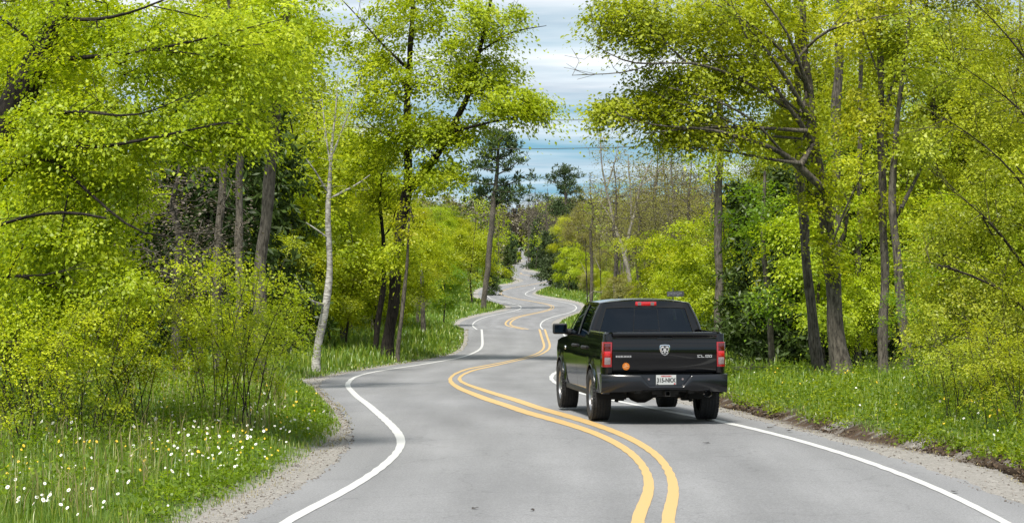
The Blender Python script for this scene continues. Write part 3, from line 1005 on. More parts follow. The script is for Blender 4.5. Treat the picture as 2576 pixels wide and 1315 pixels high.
    # ---- wheels
    def wheel(x, y, s):
        hw = 0.145
        prof = [(-hw + 0.02, 0.245), (-hw, 0.30), (-hw - 0.006, 0.345), (-hw + 0.012, 0.385), (-hw + 0.035, 0.401)]
        for g in (-0.07, -0.025, 0.025, 0.07):
            prof += [(g - 0.009, 0.405), (g - 0.007, 0.395), (g + 0.007, 0.395), (g + 0.009, 0.405)]
        prof += [(hw - 0.035, 0.401), (hw - 0.012, 0.385), (hw + 0.006, 0.345), (hw, 0.30), (hw - 0.02, 0.245)]
        w = empty('wheel', (0, 0, 0)); w.parent = T; w.location = (x, y, ZW)
        m = MB(); m.lathe(prof, 56, 'x')
        # shoulder blocks of the tread
        for k in range(46):
            t = 2 * math.pi * k / 46
            for q in (-1, 1):
                M = Matrix.Rotation(t, 3, 'X')
                m.box(tuple(M @ Vector((q * (hw - 0.026), 0, 0.391))), (0.046, 0.034, 0.020), 0, M)
        m.build('tyre', MAT['tyre_rubber'], w, smooth=35)
        m = MB()
        o = s * (hw - 0.035)
        m.lathe([(-s * 0.10, 0.24), (s * 0.05, 0.232), (o - s * 0.02, 0.238), (o + s * 0.012, 0.252), (o + s * 0.018, 0.262), (o, 0.266), (-s * 0.10, 0.262)], 40, 'x')
        m.lathe([(o - s * 0.03, 0.085), (o + s * 0.005, 0.075), (o + s * 0.012, 0.045), (o + s * 0.012, 0.0)], 20, 'x')
        for k in range(5):
            t = 2 * math.pi * (k + 0.2) / 5
            for q in (-0.13, 0.13):
                a, b = t + q * 1.6, t + q
                P = []
                for rr, aa, wd in ((0.06, a, 0.026), (0.245, b, 0.032)):
                    for e in (-1, 1):
                        for dx in (-0.03, 0.008):
                            cy_, cz_ = rr * math.cos(aa) - e * wd * math.sin(aa), rr * math.sin(aa) + e * wd * math.cos(aa)
                            P.append((o + s * (dx - (0.015 if rr > 0.2 else 0)), cy_, cz_))
                m.add(P, [(0, 1, 3, 2), (4, 6, 7, 5), (0, 4, 5, 1), (2, 3, 7, 6), (1, 5, 7, 3), (0, 2, 6, 4)])
        m.build('rim', MAT['alloy'], w, smooth=35)
        m = MB(); m.lathe([(s * 0.02, 0.235), (s * 0.02, 0.0)], 24, 'x'); m.lathe([(s * 0.022, 0.17), (s * 0.045, 0.165), (s * 0.045, 0.06)], 24, 'x')
        m.build('brake_disc', MAT['steel_dark'], w, smooth=35)
    for y in AX:
        for s in (-1, 1):
            wheel(s * 0.865, y, s)

    # ---- tailgate
    prof = [(-1.02, 0.80), (-1.075, 0.80), (-1.088, 0.815), (-1.092, 0.88), (-1.096, 0.99), (-1.104, 1.003), (-1.108, 1.02), (-1.108, 1.16), (-1.104, 1.24), (-1.092, 1.295),
            (-1.085, 1.325), (-1.092, 1.348), (-1.122, 1.362), (-1.136, 1.378), (-1.138, 1.40), (-1.125, 1.416), (-1.06, 1.424), (-1.02, 1.42), (-1.02, 1.36)]
    m = MB()
    xs = np.linspace(-0.815, 0.815, 25)
    G = [[(x, y - 0.012 * (1 - (x / 0.815) ** 2), z) for y, z in prof] for x in xs]
    G = [[(G[0][0][0], -1.02, z) for y, z in prof]] + G + [[(G[-1][0][0], -1.02, z) for y, z in prof]]
    m.grid(G)
    tg = m.build('tailgate', BK, T, smooth=50)
    m = MB(); m.box((0, -1.098, 1.318), (0.24, 0.02, 0.048)); m.build('tailgate_handle', MAT['trim_black'], tg, bevel=0.008, smooth=40)

    # emblem: a shield with a horned head
    SH = [(-0.078, 0.072), (-0.066, 0.082), (0, 0.088), (0.066, 0.082), (0.078, 0.072), (0.080, 0.020), (0.068, -0.028), (0.042, -0.062), (0, -0.085), (-0.042, -0.062),
          (-0.068, -0.028), (-0.080, 0.020)]
    ZE, YE = 1.145, -1.118
    em = empty('emblem'); em.parent = tg
    m = MB()
    n = len(SH)
    for k0, k1, y0, y1 in ((1.0, 1.0, 0.01, -0.012), (1.0, 0.86, -0.012, -0.014), (0.86, 0.83, -0.014, -0.004)):
        m.grid([[(x * k0, YE + y0, ZE + z * k0) for x, z in SH], [(x * k1, YE + y1, ZE + z * k1) for x, z in SH]], closed=True)
    m.build('emblem_rim', MAT['chrome'], em, smooth=30)
    m = MB(); m.add([(x * 0.84, YE - 0.004, ZE + z * 0.84) for x, z in SH], [tuple(range(n))]); m.build('emblem_field', MAT['trim_black'], em)
    m = MB()
    for s in (-1, 1):
        fl = lambda P: [(s * x, YE - 0.012 + dy, ZE + z) for x, z, dy in P]
        m.add(fl([(0, 0.03, -0.004), (0.022, 0.035, 0), (0.020, 0.0, 0), (0.010, -0.035, 0), (0, -0.06, -0.004)]), [(0, 1, 2, 3, 4)])
        m.add(fl([(0.004, 0.062, 0), (0.050, 0.062, 0), (0.062, 0.045, 0), (0.022, 0.035, 0)]), [(0, 1, 2, 3)])
        pts = [(s * (0.036 + 0.022 * math.cos(t)), YE - 0.010, ZE + 0.012 + 0.030 * math.sin(t)) for t in np.linspace(math.radians(100), math.radians(-200), 14)]
        m.tube(pts, [0.011 - 0.0005 * k for k in range(14)], 6)
        pts = [(s * (0.030 + 0.014 * math.cos(t)), YE - 0.009, ZE - 0.030 + 0.018 * math.sin(t)) for t in np.linspace(math.radians(120), math.radians(-120), 8)]
        m.tube(pts, 0.006, 5)
    m.build('emblem_head', MAT['bright_trim'], em, smooth=40)
    # worn chrome lettering either side, too small to read
    m = MB()
    for k in range(10):
        x = -0.755 + 0.0245 * k
        m.box((x, -1.113, 1.050 + 0.010), (0.019, 0.008, 0.007)); m.box((x, -1.113, 1.050 - 0.010), (0.019, 0.008, 0.007))
        m.box((x - 0.006 + 0.012 * (k % 2), -1.113, 1.050), (0.007, 0.008, 0.02))
        if k % 3 == 0: m.box((x, -1.113, 1.050), (0.018, 0.007, 0.006))
    m.build('chrome_lettering', MAT['bright_trim'], tg)
    m = MB()
    for k, (x, w) in enumerate(((0.54, 0.05), (0.60, 0.05), (0.665, 0.05), (0.72, 0.045))):
        M = Matrix.Rotation(math.radians(-20), 3, 'Y')
        m.box((x - 0.016, -1.112, 1.052), (0.010, 0.008, 0.038), 0, M)
        m.box((x, -1.112, 1.036), (w, 0.008, 0.008)); 
        if k != 1: m.box((x + 0.008, -1.112, 1.067), (w * 0.8, 0.008, 0.008))
        if k > 1: m.box((x + 0.016, -1.112, 1.052), (0.010, 0.008, 0.034), 0, M)
    m.build('chrome_lettering', MAT['bright_trim'], tg)
    # orange sticker
    m = MB()
    ys = -1.107
    m.add([(-0.605, ys, 0.897)] + [(-0.605 + 0.057 * (1 + 0.015 * math.cos(9 * t)) * math.cos(t), ys + (0.0005), 0.897 + 0.057 * (1 + 0.015 * math.cos(9 * t)) * math.sin(t)) for t in
           [2 * math.pi * k / 36 for k in range(36)]], [(0, 1 + k, 1 + (k + 1) % 36) for k in range(36)])
    stk = m.build('round_sticker', MAT['sticker_orange'], tg)
    m = MB()
    ring = [(-0.607 + 0.013 * math.cos(t), ys - 0.003, 0.917 + 0.013 * math.sin(t)) for t in np.linspace(0, 2 * math.pi, 14)]
    m.tube(ring, 0.0025, 4)
    for k in range(7): m.box((-0.638 + 0.011 * k, ys - 0.003, 0.886 + 0.002 * k + (0.004 if k % 2 else 0)), (0.007, 0.002, 0.009))
    for k in range(4): m.box((-0.62 + 0.010 * k, ys - 0.003, 0.872), (0.006, 0.002, 0.005))
    m.build('sticker_print', MAT['sticker_pale'], stk)

    # ---- corner posts with tail lamps
    for s in (-1, 1):
        plan = [(0.822, -1.092), (0.90, -1.094), (0.932, -1.084), (0.946, -1.06), (0.956, -1.02), (0.960, -0.96), (0.822, -0.96)]
        m = MB()
        m.prism(plan, lambda x, y: (s * x, y, 0.79), lambda x, y: (s * (x - 0.008), y, 1.40))
        m.build('corner_post', BK, T, bevel=0.006, smooth=40)
        lp = [(0.826, -1.106), (0.90, -1.110), (0.945, -1.098), (0.964, -1.07), (0.973, -1.02), (0.976, -0.97), (0.826, -0.97)]
        m = MB(); m.prism(lp, lambda x, y: (s * x, y, 0.885), lambda x, y: (s * (x - 0.006), y, 1.272))
        tl = m.build('tail_lamp', MAT['lamp_red'], T, bevel=0.008, smooth=40)
        for nm, z0, z1, mt, gx in (('lamp_lens', 1.135, 1.255, 'lamp_dark', 0.0), ('bright_lens', 1.055, 1.13, 'lamp_bright', 0.0), ('reverse_lens', 0.925, 1.035, 'lamp_clear', 0.0)):
            m = MB()
            pl = [(0.848, -1.1115), (0.90, -1.1145), (0.938, -1.104), (0.952, -1.085), (0.94, -1.06), (0.848, -1.09)]
            m.prism(pl, lambda x, y: (s * x, y, z0), lambda x, y: (s * (x - 0.003), y, z1))
            m.build(nm, MAT[mt], tl, bevel=0.006, smooth=40)

    # ---- rear bumper
    m = MB()
    G = []
    for x in np.unique(np.concatenate([np.linspace(-0.99, 0.99, 45), [-0.40, -0.385, -0.27, -0.255, 0.255, 0.27, 0.385, 0.40]])):
        a = abs(x)
        y = -1.285 + 0.15 * (a / 0.99) ** 4 + 0.02 * (a / 0.99) ** 2
        top = float(np.interp(a, [0.0, 0.262, 0.392, 1], [0.605, 0.605, 0.765, 0.772]))
        bot = float(np.interp(a, [0, 0.5, 0.85, 0.99], [0.53, 0.52, 0.50, 0.485]))
        h = top - bot
        G.append([(x, -1.02, top + 0.004), (x, y + 0.07, top + 0.004), (x, y + 0.02, top), (x, y + 0.004, top - min(0.02, h * 0.2)), (x, y - 0.006, top - h * 0.35), (x, y, bot + h * 0.35),
                  (x, y + 0.02, bot + h * 0.15), (x, y + 0.06, bot), (x, -1.02, bot + 0.01)])
    for s, e in ((-1, 0), (1, -1)):                         # wrap round the corners to the wheel opening
        end = [(s * 0.992, -0.88 if k in (0, 8) else -0.93, z) for k, (x, y, z) in enumerate(G[e])]
        if e == 0: G = [end] + G
        else: G = G + [end]
    m.grid(G)
    bp = m.build('rear_bumper', MAT['bumper_black'], T, smooth=42)
    m = MB(); m.add([(-0.41, -1.20, 0.768), (0.41, -1.20, 0.768), (0.41, -1.22, 0.58), (-0.41, -1.22, 0.58)], [(0, 1, 2, 3)])
    m.add([(-0.41, -1.20, 0.768), (0.41, -1.20, 0.768), (0.41, -1.05, 0.776), (-0.41, -1.05, 0.776)], [(3, 2, 1, 0)])
    m.build('plate_recess', MAT['bumper_black'], bp)
    for s in (-1, 1):
        m = MB(); m.lathe([(0.01, 0.019), (-0.012, 0.017), (-0.016, 0.0)], 14, 'y', (s * 0.265, -1.205, 0.70)); m.build('plate_light', MAT['lamp_clear'], bp, smooth=50)
    # licence plate
    m = MB(); m.box((0, 0, 0), (0.315, 0.006, 0.150))
    pl = m.build('licence_plate', MAT['plate_white'], T, bevel=0.002, loc=(0.0, -1.236, 0.692))
    me = text_mesh('315-NKX', 0.092, 0.0012, 'plate_ink', sx=0.80, bold=0.0022)
    o = obj('plate_number', me, pl, loc=(0, -0.0055, -0.008))
    me = text_mesh('WISCONSIN', 0.027, 0.0008, 'plate_red', sx=1.10, bold=0.0010)
    obj('plate_state_name', me, pl, loc=(0, -0.0055, 0.056))
    m = MB(); m.box((0.135, -0.005, -0.060), (0.026, 0.002, 0.016)); m.build('plate_sticker', MAT['plate_red'], pl)
    m = MB(); m.box((-0.135, -0.005, -0.062), (0.026, 0.002, 0.010)); m.build('plate_sticker', MAT['plate_ink'], pl)
    # hitch and exhaust
    m = MB()
    for dx, dz, w, h in ((-0.036, 0, 0.010, 0.082), (0.036, 0, 0.010, 0.082), (0, 0.036, 0.062, 0.010), (0, -0.036, 0.062, 0.010)):
        m.box((0.03 + dx, -1.10, 0.478 + dz), (w, 0.26, h))
    m.box((0.03, -0.98, 0.50), (0.40, 0.10, 0.10)); m.box((0.03, -1.12, 0.435), (0.30, 0.03, 0.012))
    m.build('hitch_receiver', MAT['steel_dark'], T, bevel=0.003)
    m = MB(); m.lathe([(-1.215, 0.052), (-1.225, 0.056), (-1.215, 0.060), (-1.0, 0.055)], 24, 'y', (0.665, 0, 0.475)); ex = m.build('exhaust_tip', MAT['chrome'], T, smooth=50)
    m = MB(); m.lathe([(-1.213, 0.0525), (-1.05, 0.05), (-1.05, 0.0)], 20, 'y', (0.665, 0, 0.475))
    m.tube([(0.665, -1.04, 0.475), (0.62, -0.7, 0.50), (0.55, 0.2, 0.62), (0.40, 1.5, 0.48)], 0.045, 8); m.build('exhaust_pipe', MAT['steel_dark'], ex, smooth=50)

    # ---- cab
    def side_pt(yb, yr, f, s, inset=0.0):
        zb = belt(yb) - 0.004
        xb = wx(yb, zb) - 0.012
        xr, zr = 0.735, 1.855 - 0.05 * max(0, (yr - 1.6) / 0.8) ** 2 - 0.02 * max(0, (1.0 - yr) / 0.4) ** 2
        x = xb + (xr - xb) * f + 0.022 * math.sin(math.pi * f) - inset
        return (s * x, yb + (yr - yb) * f, zb + (zr - zb) * f)

    pil = [(0.640, 0.74, 'b'), (0.800, 0.90, 'g'), (1.640, 1.60, 'k'), (1.775, 1.735, 'g'), (2.86, 2.13, 'b'), (3.06, 2.30, 'e')]
    for s in (-1, 1):
        m = MB(); mk_ = MB()
        for (b0, r0, k), (b1, r1, _) in zip(pil[:-1], pil[1:]):
            nx = 8
            if k in 'bk':
                G = [[side_pt(b0 + (b1 - b0) * i / nx, r0 + (r1 - r0) * i / nx, f, s) for f in np.linspace(0, 0.93, 9)] for i in range(nx + 1)]
                (m if k == 'b' else mk_).grid(G)
            else:
                G = [[side_pt(b0 + (b1 - b0) * i / nx, r0 + (r1 - r0) * i / nx, f, s, 0.014) for f in np.linspace(-0.02, 0.93, 9)] for i in range(nx + 1)]
                g = MB(); g.grid(G); g.build('side_window', MAT['glass_tint'], T, smooth=60)
        G = []
        for u in np.linspace(0, 1, 30):
            yb, yr = pil[0][0] + (pil[-1][0] - pil[0][0]) * u, pil[0][1] + (pil[-1][1] - pil[0][1]) * u
            G.append([side_pt(yb, yr, f, s, -0.002) for f in (0.915, 0.95, 1.0)])
        m.grid(G)
        # rounded corner between side and back wall
        G = []
        for f in np.linspace(0, 1, 9):
            a = Vector(side_pt(0.640, 0.74, f, s))
            zb = a.z
            xr_ = s * (0.862 + (0.690 - 0.862) * f)
            yb_ = 0.565 + (0.665 - 0.565) * f
            ctrl = Vector((s * (abs(a.x) - 0.012), yb_ + 0.012, zb))
            e = Vector((xr_, yb_, zb))
            G.append([tuple(a * (1 - t) ** 2 + ctrl * 2 * t * (1 - t) + e * t * t) for t in np.linspace(0, 1, 6)])
        m.grid(G)
        m.build('cab_pillars', BK, T, smooth=45)
        mk_.build('door_post_trim', MAT['trim_black'], T, smooth=45)

    def back(x, f):
        """f: 0 belt .. 1 roof; x as a fraction of the half width"""
        xr_ = 0.862 + (0.690 - 0.862) * f
        z = (belt(0.64) - 0.004) + (1.855 - 0.0085 - belt(0.64)) * f + 0.045 * (1 - x * x) * f ** 6
        return (x * xr_, 0.565 + 0.10 * f - 0.018 * (1 - x * x), z)
    m = MB()
    m.grid([[back(x, f) for x in np.linspace(-1, 1, 21)] for f in np.linspace(0.845, 1, 5)])
    m.grid([[back(x, f) for x in np.linspace(-1, 1, 21)] for f in np.linspace(-0.35, 0.05, 3)])
    for s in (-1, 1): m.grid([[back(s * x, f) for x in (0.905, 0.95, 1.0)] for f in np.linspace(0.05, 0.845, 9)])
    cb = m.build('cab_back', BK, T, smooth=45)
    ins = lambda p, q=0.010: (p[0], p[1] + q, p[2])
    rw = empty('rear_window'); rw.parent = T
    for a, b in ((-0.91, -0.26), (-0.25, 0.25), (0.26, 0.91)):
        g = MB(); g.grid([[ins(back(x, f), 0.012 if abs(a) > 0.5 or abs(b) > 0.5 else 0.006) for x in np.linspace(a, b, 8)] for f in np.linspace(0.045, 0.85, 8)])
        g.build('pane', MAT['glass_tint'], rw, smooth=60)
    m = MB()
    for s in (-1, 1):
        m.tube([ins(back(s * 0.255, f), 0.004) for f in np.linspace(0.045, 0.85, 6)], 0.0035, 6)
        m.tube([ins(back(s * 0.905, f), 0.002) for f in np.linspace(0.045, 0.85, 6)], 0.008, 6)
    m.tube([ins(back(x, 0.05), 0.002) for x in np.linspace(-0.905, 0.905, 9)], 0.009, 6)
    m.tube([ins(back(x, 0.845), 0.002) for x in np.linspace(-0.905, 0.905, 9)], 0.008, 6)
    m.tube([ins(back(x, 0.14), 0.002) for x in np.linspace(-0.25, 0.25, 4)], 0.005, 6)
    m.tube([ins(back(x, 0.80), 0.002) for x in np.linspace(-0.25, 0.25, 4)], 0.005, 6)
    m.build('window_rubber', MAT['cavity'], rw, smooth=60)
    # third brake lamp
    c = back(0, 0.93)
    m = MB(); m.box((0, c[1] - 0.008, c[2]), (0.345, 0.03, 0.066)); bl = m.build('brake_lamp', MAT['lamp_bright'], T, bevel=0.010, smooth=40)
    for s in (-1, 1):
        m = MB(); m.box((s * 0.105, c[1] - 0.0235, c[2]), (0.058, 0.006, 0.052)); m.build('cargo_lamp', MAT['lamp_clear'], bl, bevel=0.002)
    # roof
    m = MB()
    G = []
    for u in np.linspace(0, 1, 22):
        row = []
        for v in np.linspace(-1, 1, 19):
            yr = 0.74 + (2.30 - 0.74) * u
            sp = side_pt(yr, yr, 1.0, 1)
            e = min(u / 0.07, 1.0)
            yy = yr - 0.075 * (1 - abs(v) ** 2.6) * (1 - u)
            zz = sp[2] + (0.062 * (1 - abs(v) ** 2.3)) * (0.72 + 0.28 * math.sin(min(e, 1) * math.pi / 2)) * (1 - 0.25 * max(0, u - 0.8) / 0.2)
            row.append((v * 0.737, yy, zz))
        G.append(row)
    m.grid(G)
    m.build('roof', BK, T, smooth=50)
    m = MB()
    G = []
    for f in np.linspace(0, 1, 8):
        row = []
        for v in np.linspace(-1, 1, 13):
            xw = 0.90 + (0.73 - 0.90) * f
            row.append((v * xw, 3.06 + 0.14 * (1 - v * v) + (2.30 - 3.06 + 0.0) * f - 0.10 * (1 - v * v) * f * 0.4, 1.25 + (1.83 - 1.25) * f + 0.05 * (1 - v * v) * f))
        G.append(row)
    m.grid(G); m.build('windscreen', MAT['glass_light'], T, smooth=60)
    # hood and nose
    m = MB()
    G = []
    for y in np.linspace(3.02, 4.58, 18):
        row = []
        for v in np.linspace(-1, 1, 17):
            w = wx(y, min(hood_edge(y), 1.2)) - 0.05
            row.append((v * w, y + 0.06 * (1 - v * v), hood_edge(y) + 0.055 * (1 - v ** 4) * float(np.interp(y, [3, 3.2, 4.2, 4.6], [0.6, 1, 1, 0.3]))))
        G.append(row)
    G.append([(x, y + 0.03, z - 0.10) for x, y, z in G[-1]])
    m.grid(G); m.build('hood', BK, T, smooth=50)
    m = MB(); m.box((0, 4.585, 0.86), (1.14, 0.10, 0.36)); gr = m.build('grille', MAT['trim_black'], T, bevel=0.03, smooth=40)
    m = MB(); m.box((0, 4.645, 0.86), (1.0, 0.02, 0.05)); m.box((0, 4.645, 0.86), (0.06, 0.022, 0.32)); m.build('grille_bar', MAT['chrome'], gr)
    for s in (-1, 1):
        m = MB(); m.box((s * 0.72, 4.50, 0.90), (0.28, 0.16, 0.24)); m.build('headlamp', MAT['headlamp'], T, bevel=0.03, smooth=40)
    m = MB(); m.tube([(-0.84, 4.2, 0.56), (-0.78, 4.50, 0.57), (-0.45, 4.64, 0.575), (0.45, 4.64, 0.575), (0.78, 4.50, 0.57), (0.84, 4.2, 0.56)], 0.10, 10)
    m.build('front_bumper', MAT['bumper_black'], T, smooth=60)
    # cab floor and dash, seats
    m = MB(); m.box((0, 1.85, 0.74), (1.70, 2.5, 0.06)); m.box((0, 2.85, 1.10), (1.60, 0.36, 0.30)); m.build('dashboard', MAT['trim_black'], T, bevel=0.03)
    for x in (-0.40, 0.40):
        st = empty('front_seat'); st.parent = T
        m = MB(); m.box((x, 1.95, 1.00), (0.52, 0.56, 0.18)); m.build('cushion', MAT['seat_cloth'], st, bevel=0.05, smooth=50)
        m = MB(); m.box((x, 1.66, 1.28), (0.52, 0.16, 0.62), 0, Matrix.Rotation(math.radians(-8), 3, 'X') @ Matrix.Identity(3)); m.build('backrest', MAT['seat_cloth'], st, bevel=0.06, smooth=50)
        m = MB(); m.box((x, 1.60, 1.655), (0.30, 0.11, 0.19)); m.build('headrest', MAT['seat_cloth'], st, bevel=0.05, smooth=50)
    st = empty('rear_seat'); st.parent = T
    m = MB(); m.box((0, 0.98, 1.00), (1.5, 0.5, 0.16)); m.build('cushion', MAT['seat_cloth'], st, bevel=0.05, smooth=50)
    m = MB(); m.box((0, 0.78, 1.22), (1.5, 0.16, 0.46)); m.build('backrest', MAT['seat_cloth'], st, bevel=0.05, smooth=50)
    for x in (-0.44, 0.44):
        m = MB(); m.box((x, 0.80, 1.49), (0.30, 0.10, 0.16)); m.build('headrest', MAT['seat_cloth'], st, bevel=0.045, smooth=50)
    ring = [(-0.40 + 0.19 * math.cos(t), 2.55 + 0.06 * math.sin(t), 1.24 + 0.18 * math.sin(t)) for t in np.linspace(0, 2 * math.pi, 25)]
    m = MB(); m.tube(ring, 0.015, 6); m.build('steering_wheel', MAT['trim_black'], T)
    m = MB(); m.box((0, 2.42, 1.70), (0.24, 0.03, 0.075)); m.tube([(0, 2.44, 1.72), (0, 2.40, 1.83)], 0.01, 5); m.build('interior_mirror', MAT['trim_black'], T, bevel=0.01)
    # door mirrors
    for s in (-1, 1):
        mm = empty('door_mirror'); mm.parent = T
        m = MB(); m.box((s * 1.115, 2.72, 1.385), (0.245, 0.12, 0.180)); m.build('mirror_housing', MAT['trim_black'], mm, bevel=0.04, smooth=50, segs=3)
        m = MB(); m.box((s * 1.118, 2.657, 1.388), (0.195, 0.006, 0.135)); m.build('mirror_glass', MAT['mirror'], mm, bevel=0.0)
        m = MB(); m.tube([(s * 0.90, 2.80, 1.325), (s * 1.03, 2.74, 1.335)], [0.06, 0.045], 8); m.build('mirror_arm', MAT['trim_black'], mm, smooth=50)
    return T


plain('mirror', (0.035, 0.042, 0.05), rough=0.08, metal=1.0)
build_truck()

# ------------------------------------------------------------------ trees
def resample(pts, step=0.35):
    pts = np.asarray(pts, float)
    seg = np.linalg.norm(np.diff(pts[:, :3], axis=0), axis=1)
    s = np.r_[0, np.cumsum(seg)]
    n = max(2, int(s[-1] / step) + 1)
    q = np.linspace(0, s[-1], n)
    fine = np.stack([np.interp(q, s, pts[:, k]) for k in range(pts.shape[1])], 1)
    if n > 4:                                            # soften the corners
        for _ in range(2):
            fine[1:-1] = 0.25 * fine[:-2] + 0.5 * fine[1:-1] + 0.25 * fine[2:]
    return fine


def skeleton(limbs, targets, rng, r_tip=0.008, step=0.35, lift=0.12, wob=0.12, expo=0.5):
    """limbs: list of (n,4) arrays x,y,z,radius, the first is the trunk; every target gets a twig from the nearest wood"""
    pos, par, fix = [], [], []
    for k, L in enumerate(limbs):
        R = resample(L, step)
        if len(R) > 4:                                   # bark swells, small crooks
            ph = rng.uniform(0, 6.28, 6); q = np.arange(len(R)) * step
            R[:, 3] *= 1 + 0.07 * np.sin(q * 2.1 + ph[0]) + 0.05 * np.sin(q * 4.7 + ph[1])
            off = np.c_[np.sin(q * 1.3 + ph[2]) + 0.6 * np.sin(q * 3.1 + ph[3]), np.sin(q * 1.1 + ph[4]) + 0.6 * np.sin(q * 2.7 + ph[5])]
            R[1:, :2] += (off * (0.12 * R[:, 3:4] + 0.012))[1:]
        if k == 0: prev = -1
        else:
            P = np.array(pos); prev = int(np.argmin(np.linalg.norm(P - R[0, :3], axis=1)))
        for i, q in enumerate(R):
            pos.append(q[:3]); par.append(prev); fix.append(q[3]); prev = len(pos) - 1
    if len(targets):
        P0 = np.array(pos)
        T = np.asarray(targets, float)
        dist = np.array([np.linalg.norm(P0 - t, axis=1).min() for t in T])
        cap = len(pos) + len(T) * 12
        A = np.empty((cap, 3)); A[:len(pos)] = P0; n = len(pos)
        for t in T[np.argsort(dist)]:
            df = t - A[:n]
            dd = np.sqrt((df ** 2).sum(1))
            cost = dd + 0.7 * np.maximum(0, -df[:, 2])
            j = int(np.argmin(cost)); D = dd[j]
            m = int(np.clip(D / 0.45, 1, 10))
            a = A[j].copy()
            c = (a + t) / 2 + np.array([0, 0, lift * D]) + rng.normal(0, wob * D, 3)
            prev = j
            for i in range(1, m + 1):
                f = i / m
                q = a * (1 - f) ** 2 + c * 2 * f * (1 - f) + t * f * f
                if n >= cap: break
                A[n] = q; par.append(prev); fix.append(0.0); prev = n; n += 1
        pos = A[:n]
    pos = np.array(pos); par = np.array(par); fix = np.array(fix)
    cnt = np.zeros(len(pos))
    has = np.zeros(len(pos), bool); has[par[par >= 0]] = True
    cnt[~has] = 1
    for i in range(len(pos) - 1, -1, -1):
        if par[i] >= 0: cnt[par[i]] += cnt[i]
    rad = np.maximum(fix, r_tip * np.maximum(cnt, 1) ** expo)
    # auto wood never thicker than what it grows from
    for i in range(len(pos)):
        if par[i] >= 0 and fix[i] == 0: rad[i] = min(rad[i], rad[par[i]] * 0.85)
    return pos, par, rad


def wood_mesh(pos, par, rad, thin=0.0):
    ch = np.where(par >= 0)[0]
    ch = ch[rad[ch] > thin]
    p = par[ch]
    ax = np.zeros_like(pos)
    ax[ch] = unit(pos[ch] - pos[p])
    root = par < 0
    main = np.full(len(pos), -1)
    for i in ch:
        if main[par[i]] < 0 or rad[i] > rad[main[par[i]]]: main[par[i]] = i
    for r in np.where(root)[0]:
        if main[r] >= 0: ax[r] = ax[main[r]]
    edge = unit(pos[ch] - pos[p])
    cont = main[p] == ch
    a0 = np.where(cont[:, None], unit(ax[p] + edge), edge)
    nxt = main[ch]
    a1 = np.where((nxt >= 0)[:, None], unit(edge + np.where(nxt[:, None] >= 0, ax[np.maximum(nxt, 0)], edge)), edge)
    r0 = np.where(cont, rad[p], np.minimum(rad[p], rad[ch] * 1.25))
    r1 = rad[ch]
    Vs, Fs, off = [], [], 0
    for lo, hi, k in ((0.09, 99, 12), (0.03, 0.09, 7), (0.012, 0.03, 5), (-1, 0.012, 3)):
        s = (r1 > lo) & (r1 <= hi)
        if not s.any(): continue
        n = s.sum()
        ref = np.where((np.abs(edge[s, 0]) < 0.8)[:, None], [1.0, 0, 0], [0, 0, 1.0])
        ang = np.arange(k) * 2 * np.pi / k
        rings = []
        for a, c, r in ((a0[s], pos[p[s]], r0[s]), (a1[s], pos[ch[s]], r1[s])):
            u = unit(np.cross(a, ref)); w = np.cross(a, u)
            rings.append(c[:, None] + (u[:, None] * np.cos(ang)[None, :, None] + w[:, None] * np.sin(ang)[None, :, None]) * r[:, None, None])
        V = np.stack(rings, 1).reshape(-1, 3)
        j = np.arange(k); q = np.stack([j, (j + 1) % k, k + (j + 1) % k, k + j], 1)
        F = (np.arange(n) * 2 * k)[:, None, None] + q[None] + off
        Vs.append(V); Fs.append(F.reshape(-1, 4)); off += len(V)
    return np.concatenate(Vs), np.concatenate(Fs)


def leaf_quads(P, size, rng, up=0.6, wid=0.38, droop=0.15, nrm=None, rad=None, jit=0.42):
    """nrm: the lie of the spray each leaf belongs to; rad: the way it points"""
    n = len(P)
    L = size * rng.uniform(0.5, 1.5, n)
    if nrm is None:
        nr = rng.normal(0, 0.62, (n, 3)); nr[:, 2] += up
    else:
        nr = nrm + rng.normal(0, jit, (n, 3))
    nr = unit(nr)
    if rad is None: a = np.cross(nr, rng.normal(0, 1, (n, 3)))
    else:
        a = unit(rad) + rng.normal(0, 0.5, (n, 3))
        a = a - nr * (a * nr).sum(1, keepdims=True)
    a = unit(a)
    a[:, 2] -= droop; a = unit(a)
    b = unit(np.cross(nr, a)); nn = np.cross(a, b)
    l = L[:, None]
    base = P - a * l * 0.5
    tip = P + a * l * 0.5
    mid = P - a * l * 0.05
    left = mid + b * l * wid + nn * l * 0.12
    right = mid - b * l * wid + nn * l * 0.12
    V = np.stack([base, right, tip, left], 1).reshape(-1, 3)
    F = (np.arange(n) * 4)[:, None] + np.array([0, 1, 2, 3])
    return V, F


